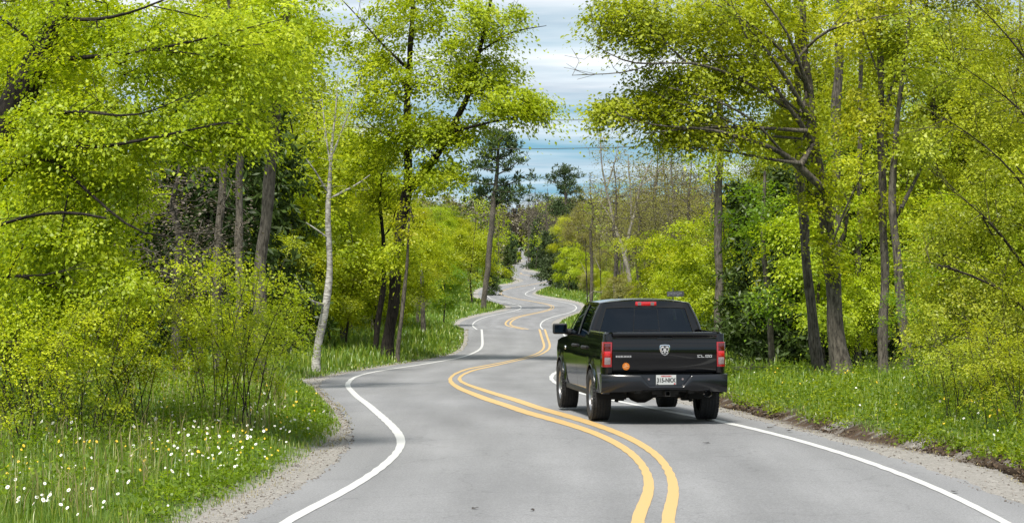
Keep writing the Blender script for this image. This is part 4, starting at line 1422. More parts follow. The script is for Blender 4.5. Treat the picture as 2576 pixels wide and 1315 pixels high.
def clump_points(T, n_per, spread, rng, up=0.9):
    """leaf positions around each target, in flat drooping sprays; also the lie, the direction and the tone of each spray"""
    k = rng.poisson(n_per * rng.uniform(0.6, 1.4, len(T))).clip(3)
    idx = np.repeat(np.arange(len(T)), k)
    c = T.mean(0)
    out = T - c; out[:, 2] *= 0.3; out = unit(out)
    nrm = unit(np.array([0, 0, up]) + out * 0.55 + rng.normal(0, 0.30, T.shape))
    ax = unit(np.cross(nrm, rng.normal(0, 1, T.shape))); bx = np.cross(nrm, ax)
    sc_ = rng.uniform(0.6, 1.4, len(T))
    g = rng.normal(0, 0.5, (len(idx), 3)) * np.array(spread) * sc_[idx][:, None]
    el = rng.uniform(0.55, 1.0, len(T))[idx]
    o = ax[idx] * g[:, :1] + bx[idx] * (g[:, 1] * el)[:, None] + nrm[idx] * g[:, 2:]
    rr = g[:, 0] ** 2 + g[:, 1] ** 2
    o[:, 2] -= 0.25 * rr / max(spread[0], 0.05)
    rad = ax[idx] * g[:, :1] + bx[idx] * g[:, 1:2] + np.array([0, 0, -0.15 * spread[0]])
    tone = np.clip(rng.normal(0.5, 0.32, len(T)), 0, 1)[idx]
    return T[idx] + o, nrm[idx], rad, tone


def needle_points(T, n_per, length, rng, up=0.5, wid=0.07):
    """tufts of needles radiating from each target"""
    k = rng.poisson(n_per, len(T)).clip(3)
    idx = np.repeat(np.arange(len(T)), k)
    dr = rng.normal(0, 1, (len(idx), 3)); dr[:, 2] += up; dr = unit(dr)
    L = length * rng.uniform(0.6, 1.2, len(idx))
    a = T[idx] + dr * (L * 0.1)[:, None]; e = T[idx] + dr * L[:, None]
    b = unit(np.cross(dr, rng.normal(0, 1, (len(idx), 3)))) * (L * wid)[:, None]
    m = a * 0.45 + e * 0.55
    V = np.stack([a, m + b, e, m - b], 1).reshape(-1, 3)
    return V, (np.arange(len(idx)) * 4)[:, None] + np.array([0, 1, 2, 3])


def blob_targets(blobs, rng):
    """blobs: (centre, (rx, ry, rz), n): points filling ellipsoids, thicker towards the skin"""
    out = []
    for c, r, n in blobs:
        v = unit(rng.normal(0, 1, (n, 3))) * (rng.uniform(0, 1, (n, 1)) ** 0.42)
        out.append(np.asarray(c) + v * np.asarray(r))
    return np.concatenate(out) if out else np.zeros((0, 3))


LEAF_SIZE, LEAF_MORE = 0.66, 1.95


def tree_data(limbs, blobs, rng, leaf=0.11, per=50, spread=(0.55, 0.55, 0.22), up=0.6, wid=0.38, r_tip=0.007, targets=None, needles=None, base=(0, 0, 0), lift=0.12,
              thin=0.0, expo=0.5, step=0.35, droop=0.15):
    T = targets if targets is not None else blob_targets(blobs, rng)
    if not needles and per > 12: leaf, per, wid, spread = leaf * LEAF_SIZE, per * LEAF_MORE, wid * 0.85, tuple(q * 0.88 for q in spread)
    pos, par, rad = skeleton(limbs, T, rng, r_tip=r_tip, lift=lift, expo=expo, step=step)
    b = np.asarray(base, float)
    WV, WF = wood_mesh(pos - b, par, rad, thin)
    if per > 0 and len(T):
        if needles: LV, LF = needle_points(T - b, per, needles[0], rng, needles[1], needles[2])
        else:
            P, nr, rd, tone = clump_points(T - b, per, spread, rng)
            LV, LF = leaf_quads(P, leaf, rng, up, wid, droop, nr, rd)
            return (WV, WF), (LV, LF, tone)
    else: LV = LF = None
    return (WV, WF), (LV, LF, None)


def place_tree(name, label, cat, base, wood, crown, bark, leafm, group=None, crown_name='crown', rz=0.0, scale=1.0):
    t = empty(name, tuple(base), rz)
    if scale != 1.0: t.scale = (scale, scale, scale) if not isinstance(scale, (tuple, list)) else scale
    tag(t, label, cat, group)
    obj('trunk', np_mesh('trunk', wood[0], wood[1], MAT[bark], smooth=True), t)
    if crown[0] is not None:
        obj(crown_name, crown_mesh(crown, MAT[leafm]), t)
    return t


def crown_mesh(crown, mat):
    me = np_mesh('crown', crown[0], crown[1], mat)
    if crown[2] is not None:
        me.attributes.new('tone', 'FLOAT', 'POINT').data.foreach_set('value', np.repeat(crown[2], 4).astype(np.float32))
    else:
        me.attributes.new('tone', 'FLOAT', 'POINT').data.foreach_set('value', np.full(len(crown[0]), 0.5, np.float32))
    return me


def copy_tree(src, loc, rz, scale, label, group, leafm=None):
    c = src.copy(); COL.objects.link(c)
    c.location = loc; c.rotation_euler = (0, 0, rz)
    c.scale = (scale, scale, scale) if not isinstance(scale, (tuple, list)) else scale
    c['label'] = label
    if group: c['group'] = group
    elif 'group' in c: del c['group']
    for ch in src.children:
        k = ch.copy(); COL.objects.link(k); k.parent = c
        k.matrix_parent_inverse = ch.matrix_parent_inverse.copy()
        if leafm and k.name.startswith('crown'):
            k.material_slots[0].link = 'OBJECT'; k.material_slots[0].material = MAT[leafm]
    return c


def pxl(pts):
    """image polyline (x, y, depth, radius) -> world limb"""
    return np.array([[*W(x, y, d), r] for x, y, d, r in pts])


def on_ground(x, d):
    X = (x - CX) * d / FV
    return np.array([X, d, float(gz(X, d))])


def rooted(pts):
    """a trunk polyline whose foot is put on the ground (a little sunk)"""
    L = pxl(pts)
    L[0, 2] = float(gz(L[0, 0], L[0, 1])) - 0.1
    foot = L[0].copy(); foot[2] += 0.1
    flare = L[0].copy(); flare[3] *= 1.2
    rest = L[1:]
    a = L[0] + (rest[0] - L[0]) * min(0.25, 0.35 / max(np.linalg.norm(rest[0][:3] - L[0][:3]), 0.1)); a[3] = L[0][3] * 1.02
    return np.vstack([flare, a, rest]), foot[:3]


def bl(x, y, d, rx, ry, rd, n):
    """blob from image centre and image half sizes; rd depth half size in metres"""
    return (W(x, y, d), (rx * d / FV, rd, ry * d / FV), n)


def forks(limbs, n, length, rng, rmin=0.003):
    """bare side twigs along the limbs"""
    out = []
    for L in limbs:
        R = resample(L, 0.25)
        if len(R) < 5: continue
        for i in rng.integers(len(R) // 5 + 1, len(R), n):
            t = unit(R[i, :3] - R[max(i - 2, 0), :3])
            dr = unit(t + rng.normal(0, 0.55, 3) + [0, 0, 0.15])
            ln = length * rng.uniform(0.4, 1.1); r0 = max(R[i, 3] * 0.42, rmin)
            a = R[i, :3]; b = a + dr * ln * 0.5; c = b + unit(dr + rng.normal(0, 0.35, 3)) * ln * 0.5
            out.append(np.array([[*a, r0], [*b, r0 * 0.7], [*c, r0 * 0.3]]))
            d2 = unit(dr + rng.normal(0, 0.6, 3))
            out.append(np.array([[*b, r0 * 0.55], [*(b + d2 * ln * 0.25), r0 * 0.4], [*(b + d2 * ln * 0.5), r0 * 0.2]]))
    return out


def hero(name, label, cat, trunk, limbs, blobs, bark, leafm, seed, group=None, fork=None, **kw):
    rng = np.random.default_rng(seed)
    T, foot = rooted(trunk)
    ls = [pxl(l) for l in limbs]
    if fork: ls += forks(ls + [T[2:]], fork[0], fork[1], rng)
    w, c = tree_data([T] + ls, blobs, rng, base=foot, **kw)
    return place_tree(name, label, cat, foot, w, c, bark, leafm, group)


# ---- the big dark oak by the left bend
hero('oak_tree', 'tall dark-barked oak with forked trunk beside the left bend', 'tree',
     [(972, 892, 90, 0.224), (985, 780, 90, 0.187), (1000, 650, 90, 0.194), (1014, 540, 90, 0.187), (1026, 460, 90, 0.165), (1025, 330, 90, 0.128), (1030, 150, 90, 0.098), (1038, 0, 90, 0.075), (1042, -130, 90, 0.038)],
     [[(1030, 478, 90, 0.143), (1062, 448, 89.7, 0.143), (1095, 400, 89.4, 0.128), (1130, 335, 89, 0.113), (1178, 240, 88.6, 0.090), (1208, 130, 88.2, 0.075), (1236, 0, 88, 0.053), (1250, -90, 88, 0.030)],
      [(1130, 335, 89, 0.067), (1190, 318, 88, 0.045), (1270, 300, 87, 0.030), (1370, 285, 86, 0.015)],
      [(1024, 360, 90, 0.067), (960, 330, 91, 0.045), (900, 318, 92, 0.022)],
      [(1030, 180, 90, 0.060), (960, 110, 90, 0.038), (900, 40, 91, 0.022), (850, -10, 91, 0.015)],
      [(1208, 130, 88.2, 0.045), (1280, 80, 87.5, 0.030), (1375, 65, 87, 0.011)]],
     [bl(1030, 30, 90, 120, 90, 2.0, 70), bl(1230, 60, 88, 120, 70, 1.8, 60), bl(1150, 180, 89, 140, 75, 2.0, 80), bl(1310, 265, 87, 115, 40, 1.4, 75), bl(1240, 200, 88, 90, 50, 1.5, 45),
      bl(950, 240, 90, 110, 80, 2.0, 60), bl(1060, 330, 89.5, 110, 50, 1.6, 60), bl(940, 380, 91, 100, 60, 2, 45), bl(1090, 440, 89, 95, 38, 1.5, 45), bl(1000, 655, 88.8, 60, 30, 0.9, 22), bl(930, 120, 91, 100, 60, 2, 40),
      bl(1150, 335, 89, 100, 35, 1.3, 40)],
     'bark_dark', 'leaf_oak', 21, leaf=0.17, per=42, spread=(0.75, 0.75, 0.26), r_tip=0.006, fork=(4, 1.5))
hero('sapling', 'slim grey sapling leaning against the foot of the dark oak', 'tree',
     [(1000, 888, 88, 0.075), (1010, 800, 88, 0.07), (1020, 700, 88, 0.06), (1026, 600, 88, 0.04), (1035, 520, 88, 0.02)], [],
     [bl(1030, 560, 88, 50, 50, 0.7, 14)], 'bark_grey', 'leaf_oak', 22, leaf=0.15, per=22, spread=(0.5, 0.5, 0.2))
hero('oak_tree', 'second dark trunk close behind the forked oak', 'tree',
     [(940, 893, 93, 0.108), (957, 780, 93, 0.101), (970, 700, 93, 0.094), (962, 600, 93, 0.072), (955, 520, 93, 0.050), (960, 440, 93, 0.029)],
     [[(962, 600, 93, 0.043), (985, 570, 93, 0.036), (995, 530, 93, 0.022)]], [bl(955, 480, 93, 90, 70, 1.5, 40)], 'bark_dark', 'leaf_oak', 23, leaf=0.16, per=36)

# ---- white birch
hero('birch_tree', 'slender white birch leaning by the left roadside', 'tree',
     [(795, 916, 74.5, 0.132), (801, 870, 74.5, 0.115), (814, 800, 74.5, 0.106), (826, 740, 74.5, 0.102), (830, 690, 74.5, 0.098), (823, 600, 74.5, 0.085), (828, 540, 74.5, 0.081), (826, 490, 74.5, 0.068), (833, 420, 74.5, 0.051),
      (838, 330, 74.5, 0.034), (846, 240, 74.5, 0.017), (850, 180, 74.5, 0.009)],
     [[(818, 765, 74.5, 0.058), (800, 768, 74.2, 0.052), (775, 760, 73.8, 0.035), (768, 735, 73.6, 0.023), (740, 690, 73.4, 0.012)],
      [(826, 600, 74.5, 0.035), (800, 580, 74.2, 0.025), (770, 560, 74, 0.014)],
      [(828, 500, 74.5, 0.046), (870, 480, 74.8, 0.035), (905, 462, 75, 0.017), (930, 440, 75, 0.012)],
      [(826, 490, 74.5, 0.035), (800, 440, 74.2, 0.029), (770, 400, 74, 0.014)],
      [(833, 420, 74.5, 0.035), (815, 330, 74.5, 0.023), (810, 250, 74.5, 0.014)],
      [(833, 400, 74.5, 0.035), (870, 300, 74.5, 0.023), (905, 200, 74.5, 0.012)]],
     [bl(840, 300, 74.5, 80, 110, 1.0, 60), bl(820, 450, 74.5, 70, 60, 1.0, 22), bl(900, 470, 75, 40, 30, 0.6, 10)], 'bark_birch', 'leaf_young', 24, leaf=0.08, per=9, spread=(0.35, 0.35, 0.25), r_tip=0.004)

# ---- grey trunks in the left wood
LEFT_TRUNKS = [
    ('tall grey trunk leaning right between birch and shrub', [(652, 860, 58, 0.15), (656, 700, 58, 0.14), (668, 540, 58, 0.13), (683, 380, 58, 0.12), (692, 290, 58, 0.115), (712, 130, 58, 0.10), (722, 0, 58, 0.08), (730, -130, 58, 0.04)],
     [bl(720, 30, 58, 110, 110, 1.6, 60), bl(660, 200, 57, 110, 80, 1.4, 45), bl(770, 120, 59, 70, 70, 1.4, 26)], 31),
    ('grey trunk rising through the dark thicket left of the leaning trunk', [(540, 900, 60, 0.11), (546, 700, 60, 0.10), (555, 540, 60, 0.09), (560, 420, 60, 0.085), (566, 250, 60, 0.07), (575, 0, 60, 0.05), (580, -100, 60, 0.03)],
     [bl(560, 120, 60, 110, 120, 1.6, 50), bl(600, -20, 61, 120, 60, 1.5, 30)], 32),
    ('straight dark-grey trunk before the black evergreens', [(598, 900, 67, 0.11), (600, 700, 67, 0.105), (603, 520, 67, 0.10), (605, 370, 67, 0.095), (608, 150, 67, 0.07), (612, -80, 67, 0.04)],
     [bl(610, 60, 67, 100, 110, 1.6, 45), bl(560, 240, 67, 70, 60, 1.3, 20)], 33),
]
for lab, tr, bs, sd_ in LEFT_TRUNKS:
    hero('maple_tree', lab, 'tree', tr, [], bs, 'bark_grey', 'leaf_maple', sd_, leaf=0.125, per=42, spread=(0.6, 0.6, 0.22), r_tip=0.006)

# ---- the near maple at far left
hero('maple_tree', 'near maple with drooping bright leafy boughs filling the left edge', 'tree',
     [(-210, 1110, 36, 0.30), (-170, 800, 36, 0.27), (-90, 520, 36, 0.25), (0, 360, 36, 0.23), (68, 215, 36, 0.21), (105, 130, 36, 0.19), (140, 40, 36, 0.15), (165, -80, 36, 0.10), (190, -200, 36, 0.06)],
     [[(104, 134, 35.5, 0.040), (66, 87, 35.5, 0.032), (27, 66, 35.6, 0.024), (-36, 15, 36.0, 0.012)],
      [(-68, 482, 35.5, 0.048), (67, 389, 34.9, 0.036), (139, 367, 34.5, 0.030), (237, 375, 34.1, 0.024), (337, 360, 33.6, 0.020), (416, 338, 33.5, 0.014), (496, 325, 33.2, 0.009), (608, 298, 33.1, 0.005)],
      [(32, 307, 35.5, 0.040), (104, 291, 34.8, 0.028), (213, 275, 34.1, 0.020), (322, 304, 33.5, 0.014), (430, 263, 33.1, 0.008), (514, 218, 33.0, 0.005)],
      [(-85, 518, 35.5, 0.044), (66, 410, 35.0, 0.032), (133, 379, 34.6, 0.028), (163, 430, 34.4, 0.024), (257, 512, 34.0, 0.020), (330, 582, 33.6, 0.016), (435, 615, 33.5, 0.010), (521, 559, 33.2, 0.005)],
      [(-112, 612, 35.5, 0.036), (4, 564, 34.5, 0.024), (83, 538, 34.1, 0.020), (205, 529, 33.6, 0.020), (269, 549, 33.5, 0.016)],
      [(142, 47, 35.5, 0.036), (242, 53, 34.6, 0.024), (330, 35, 34.1, 0.018), (417, -2, 33.8, 0.012)],
      [(107, 153, 35.5, 0.036), (295, 138, 34.5, 0.020), (448, 116, 33.9, 0.014), (600, 75, 33.5, 0.008), (715, 48, 33.2, 0.005)],
      [(-143, 733, 35.5, 0.032), (7, 688, 34.5, 0.020), (123, 701, 33.9, 0.012), (214, 659, 33.5, 0.006)],
      [(-174, 806, 35.5, 0.028), (-19, 849, 34.5, 0.020), (65, 875, 34.1, 0.014), (155, 837, 33.6, 0.008)]],
     [bl(180, 120, 36.2, 210, 150, 1.6, 150), bl(430, 120, 34.8, 190, 130, 1.2, 140), bl(650, 120, 34, 150, 120, 0.8, 85), bl(260, 330, 34.9, 260, 100, 1.2, 150), bl(540, 320, 34, 170, 70, 0.8, 80),
      bl(80, 420, 35.4, 150, 90, 1.0, 60), bl(230, 470, 34.8, 200, 60, 0.9, 60), bl(150, 610, 34.8, 200, 80, 1.0, 90), bl(90, 760, 34.9, 180, 90, 1.0, 90), bl(300, 720, 34.3, 90, 50, 0.7, 24),
      bl(480, 385, 33.9, 70, 25, 0.5, 16), bl(620, 340, 33.7, 70, 40, 0.5, 18)],
     'bark_dark', 'leaf_maple', 41, leaf=0.082, per=42, spread=(0.42, 0.42, 0.16), r_tip=0.0035, droop=0.35, fork=(5, 0.9))

# ---- right-hand trunks
hero('maple_tree', 'thick grey twin-fork maple on the right verge with a long limb over the road', 'tree',
     [(2120, 925, 57, 0.22), (2110, 850, 57, 0.19), (2096, 700, 57, 0.175), (2076, 560, 57, 0.16), (2062, 450, 57, 0.15), (2046, 360, 57, 0.12), (2036, 220, 57, 0.10), (2018, 60, 57, 0.08), (2005, -100, 57, 0.05)],
     [[(2064, 470, 56.1, 0.082), (2010, 415, 55.7, 0.075), (1965, 378, 55.3, 0.068), (1900, 360, 54.9, 0.048), (1820, 330, 54.4, 0.034), (1740, 320, 54.1, 0.024), (1640, 318, 53.7, 0.014), (1560, 290, 53.4, 0.008)],
      [(2046, 360, 56.1, 0.054), (1990, 280, 55.6, 0.041), (1930, 200, 55.1, 0.031), (1880, 100, 54.7, 0.020), (1840, 0, 54.4, 0.014)],
      [(2036, 220, 56.1, 0.048), (1960, 120, 55.5, 0.034), (1890, 60, 55.1, 0.024), (1780, 0, 54.6, 0.014)],
      [(1990, 280, 55.6, 0.034), (1850, 190, 54.7, 0.027), (1740, 155, 54.1, 0.024), (1640, 162, 53.5, 0.020), (1570, 160, 53.1, 0.015), (1510, 120, 52.9, 0.010), (1455, 95, 52.8, 0.005)],
      [(1640, 162, 53.5, 0.014), (1560, 190, 53.2, 0.008), (1500, 185, 53.0, 0.005), (1440, 190, 52.9, 0.003)],
      [(1510, 120, 52.9, 0.007), (1470, 150, 52.9, 0.004), (1420, 140, 52.9, 0.003)],
      [(1510, 120, 52.9, 0.007), (1490, 60, 52.9, 0.004), (1485, 20, 52.9, 0.002)],
      [(1965, 378, 55.3, 0.034), (1900, 300, 54.7, 0.027), (1800, 250, 54.3, 0.020), (1680, 220, 53.9, 0.012)]]
     + [pl for pl in (
      [(2030, 330, 55.8, 0.05), (1930, 322, 55, 0.035), (1790, 318, 54.4, 0.024), (1620, 335, 53.9, 0.010)],
      [(2020, 350, 55.8, 0.035), (1900, 338, 55, 0.022), (1760, 346, 54.4, 0.008)],
      [(2040, 300, 55.9, 0.06), (1975, 190, 55.2, 0.045), (1900, 90, 54.8, 0.03), (1810, -10, 54.4, 0.018)],
      [(2035, 230, 55.9, 0.05), (1995, 110, 55.3, 0.035), (1950, 40, 55, 0.025), (1900, -30, 54.8, 0.015)],
      [(2030, 120, 55.9, 0.035), (2100, 60, 55.2, 0.028), (2200, 45, 54.8, 0.018), (2290, 30, 54.6, 0.008)],
      [(2030, 300, 55.9, 0.03), (1950, 230, 55.2, 0.022), (1900, 170, 54.9, 0.012)],
      [(2010, 410, 55.6, 0.05), (1900, 395, 55, 0.03), (1800, 372, 54.6, 0.02), (1690, 372, 54.2, 0.008)],
      [(1900, 360, 54.9, 0.03), (1830, 290, 54.5, 0.02), (1720, 270, 54.2, 0.012), (1610, 215, 54, 0.006)],
      [(2090, 620, 56.3, 0.03), (2130, 520, 56, 0.02), (2170, 440, 55.8, 0.01)])],
     [bl(1790, 60, 55.5, 170, 90, 1.6, 110), bl(1620, 60, 54.6, 120, 80, 1.2, 70), bl(1560, 50, 54.2, 90, 60, 1.0, 40), bl(1860, 200, 55.8, 150, 80, 1.5, 75), bl(1700, 215, 55, 130, 55, 1.2, 55), bl(1640, 280, 54.7, 150, 45, 1.0, 66), bl(1790, 330, 55.3, 150, 45, 1.2, 60),
      bl(1540, 285, 54.3, 70, 28, 0.7, 26), bl(1950, 60, 56.5, 130, 100, 1.6, 60), bl(2060, 480, 56.6, 60, 60, 0.8, 24), bl(2000, 320, 56.8, 110, 70, 1.5, 45), bl(1700, 350, 54.8, 80, 28, 0.8, 24), bl(2095, 640, 56.6, 50, 60, 0.6, 14)],
     'bark_grey', 'leaf_oak', 51, leaf=0.118, per=40, spread=(0.55, 0.55, 0.2), r_tip=0.0045, fork=(5, 1.1))
RIGHT_TRUNKS = [
    ('slim grey trunk just left of the thick forked maple', [(2066, 922, 58.5, 0.129), (2045, 800, 58.5, 0.116), (2026, 650, 58.5, 0.107), (2014, 500, 58.5, 0.103), (2012, 380, 58.5, 0.095), (2008, 200, 58.5, 0.077), (2000, 0, 58.5, 0.060), (1995, -120, 58.5, 0.034)],
     [[(2012, 400, 58.5, 0.052), (1960, 250, 58, 0.039), (1900, 130, 58, 0.026), (1830, 40, 58, 0.017)]], [bl(1990, 80, 58.5, 130, 110, 1.6, 55), bl(1930, 180, 58, 90, 70, 1.3, 30)], 'leaf_oak', 52),
    ('straight slim grey trunk right of the forked maple', [(2222, 930, 56, 0.112), (2222, 800, 56, 0.099), (2223, 650, 56, 0.095), (2222, 500, 56, 0.086), (2216, 320, 56, 0.077), (2212, 100, 56, 0.065), (2208, -120, 56, 0.043)],
     [[(2216, 330, 56, 0.034), (2250, 200, 56, 0.026), (2265, 80, 56, 0.017)], [(2214, 200, 56, 0.026), (2170, 90, 56, 0.022), (2140, -20, 56, 0.013)]],
     [bl(2220, 60, 56, 120, 120, 1.6, 55), bl(2180, 300, 56, 90, 80, 1.4, 32), bl(2240, 520, 56, 60, 50, 1, 14)], 'leaf_oak', 53),
    ('crooked grey trunk beside the leafy right-hand thicket', [(2282, 915, 55, 0.120), (2272, 800, 55, 0.107), (2262, 680, 55, 0.103), (2250, 560, 55, 0.086), (2240, 440, 55, 0.077), (2262, 250, 55, 0.052), (2290, 60, 55, 0.034), (2300, -80, 55, 0.017)],
     [[(2250, 560, 55, 0.052), (2290, 480, 55, 0.043), (2330, 400, 55, 0.026)]], [bl(2290, 120, 55, 100, 110, 1.5, 40), bl(2310, 380, 55, 60, 70, 1.2, 24)], 'leaf_olive', 54),
    ('distant straight trunk above the pickup with yellow-green leaves', [(1806, 780, 84, 0.138), (1808, 560, 84, 0.129), (1810, 400, 84, 0.120), (1812, 200, 84, 0.095), (1815, 0, 84, 0.069)],
     [], [bl(1815, 60, 84, 110, 120, 2, 45), bl(1790, 420, 84, 60, 50, 1.3, 14)], 'leaf_oak', 55),
    ('broad pale trunk showing high between the right-hand crowns', [(2100, 880, 70, 0.146), (2104, 600, 70, 0.138), (2106, 300, 70, 0.129), (2108, 150, 70, 0.129), (2112, 0, 70, 0.112), (2115, -120, 70, 0.069)],
     [], [bl(2110, -20, 70, 120, 80, 1.8, 40), bl(2130, 350, 70, 90, 90, 1.6, 30)], 'leaf_oak', 56),
    ('thin dark trunk between the pale trunk and slim trunk', [(2160, 900, 66, 0.077), (2158, 600, 66, 0.073), (2166, 300, 66, 0.065), (2162, 0, 66, 0.043), (2160, -80, 66, 0.026)],
     [], [bl(2160, 60, 66, 80, 100, 1.5, 30), bl(2165, 420, 66, 80, 70, 1.4, 24)], 'leaf_oak', 57),
    ('short stout trunk standing back behind the right grass', [(1942, 868, 66, 0.086), (1936, 800, 66, 0.082), (1925, 700, 66, 0.077), (1920, 560, 66, 0.060), (1925, 430, 66, 0.034)],
     [], [bl(1920, 540, 66, 90, 90, 1.4, 34), bl(1950, 760, 65, 60, 40, 0.8, 14)], 'leaf_mid', 58),
]
for lab, tr, lm, bs, lf, sd_ in RIGHT_TRUNKS:
    hero('maple_tree', lab, 'tree', tr, lm, bs, 'bark_grey', lf, sd_, leaf=0.118, per=42, spread=(0.6, 0.6, 0.2), r_tip=0.005)

# ---- thicket tree at the right edge
hero('thicket_tree', 'fine-twigged olive-green tree filling the right edge', 'tree',
     [(2620, 1060, 41, 0.13), (2600, 850, 41, 0.11), (2600, 600, 41, 0.10), (2620, 350, 41, 0.08), (2630, 100, 41, 0.05), (2640, -80, 41, 0.03)],
     [[(2600, 700, 40.2, 0.023), (2530, 600, 39.8, 0.018), (2450, 520, 39.4, 0.011), (2380, 470, 39.2, 0.005)],
      [(2610, 520, 40.2, 0.023), (2540, 420, 39.7, 0.016), (2460, 350, 39.3, 0.009), (2380, 300, 39.0, 0.005)],
      [(2620, 350, 40.2, 0.023), (2560, 260, 39.7, 0.016), (2480, 210, 39.4, 0.010), (2400, 150, 39.2, 0.005)],
      [(2625, 220, 40.2, 0.018), (2560, 120, 39.8, 0.013), (2490, 40, 39.5, 0.008), (2420, -20, 39.2, 0.005)],
      [(2600, 800, 40.2, 0.023), (2520, 720, 39.6, 0.013), (2420, 680, 39.2, 0.008), (2340, 660, 39.0, 0.005)],
      [(2600, 900, 40.2, 0.018), (2520, 860, 39.5, 0.013), (2430, 850, 39.1, 0.007), (2340, 840, 38.8, 0.004)]],
     [bl(2460, 760, 40.2, 170, 150, 1.0, 150), bl(2470, 520, 40.3, 160, 110, 1.0, 110), bl(2500, 300, 40.4, 130, 110, 1.0, 75), bl(2520, 100, 40.5, 110, 110, 1.0, 60), bl(2340, 620, 40.2, 60, 120, 0.8, 40), bl(2330, 830, 39.9, 60, 80, 0.7, 30), bl(2540, 920, 40, 90, 60, 0.8, 34)],
     'bark_twig', 'leaf_olive', 61, leaf=0.068, per=34, spread=(0.38, 0.38, 0.16), r_tip=0.0035, fork=(9, 0.9))

# ---- pine left of the far road
rng = np.random.default_rng(71)
PT, foot = rooted([(1216, 776, 262, 0.211), (1226, 680, 262, 0.187), (1234, 600, 262, 0.172), (1240, 520, 262, 0.148), (1248, 460, 262, 0.117), (1252, 400, 262, 0.078), (1256, 345, 262, 0.023)])
pl_, tg_ = [], []
for x0, y0, x1, y1 in ((1250, 440, 1315, 395), (1250, 430, 1190, 412), (1252, 400, 1300, 372), (1252, 405, 1215, 385), (1247, 470, 1325, 440), (1247, 465, 1175, 450), (1246, 480, 1320, 478),
                       (1254, 370, 1290, 350), (1254, 375, 1228, 358), (1244, 495, 1310, 505), (1244, 500, 1195, 478), (1240, 530, 1275, 470), (1255, 352, 1272, 336), (1255, 352, 1243, 338)):
    dz = rng.uniform(-2.5, 2.5)
    a, b = W(x0, y0, 262), W(x1, y1, 262 + dz)
    pl_.append(np.array([[*a, 0.08], [*((a + b) / 2 + [0, 0, -0.25]), 0.05], [*b, 0.02]]))
    for f in np.linspace(0.25, 1.02, 9):
        for _ in range(3): tg_.append(a + (b - a) * f + rng.normal(0, 1, 3) * [0.55, 0.7, 0.28])
w_, c_ = tree_data([PT] + pl_, [], rng, targets=np.array(tg_), per=13, needles=(0.62, 0.7, 0.10), base=foot, r_tip=0.02)
PINE = place_tree('pine_tree', 'tall pine with bare lower trunk left of the far road', 'tree', foot, w_, c_, 'bark_grey', 'needle_pine')

# ---- bare-limbed pale tree above the far right bank
rng = np.random.default_rng(72)
BT, foot = rooted([(1600, 770, 235, 0.231), (1585, 700, 235, 0.209), (1570, 640, 235, 0.187), (1545, 560, 235, 0.121), (1525, 480, 235, 0.088), (1512, 400, 235, 0.061), (1510, 330, 235, 0.033), (1512, 300, 235, 0.017)])
lm = [[(1572, 640, 235, 0.165), (1590, 560, 235, 0.132), (1610, 470, 235, 0.088), (1640, 400, 235, 0.044)], [(1590, 560, 235, 0.110), (1585, 470, 235, 0.077), (1580, 390, 235, 0.039)],
      [(1545, 560, 235, 0.066), (1510, 510, 235, 0.044), (1485, 450, 235, 0.022)], [(1610, 470, 235, 0.066), (1660, 430, 235, 0.044), (1700, 380, 235, 0.022)], [(1525, 480, 235, 0.055), (1548, 400, 235, 0.039), (1560, 340, 235, 0.017)]]
w_, c_ = tree_data([BT] + [pxl(l) for l in lm], [bl(1520, 370, 235, 55, 65, 2.5, 70), bl(1600, 440, 235, 90, 80, 3, 150), bl(1680, 420, 235, 60, 50, 2.5, 50), bl(1500, 470, 235, 40, 40, 2, 24)], rng, per=6, leaf=0.16, spread=(0.8, 0.8, 0.6), base=foot, r_tip=0.014)
place_tree('bare_tree', 'large pale-limbed tree with hardly any leaves above the far bank', 'tree', foot, w_, c_, 'bark_pale', 'leaf_bud')


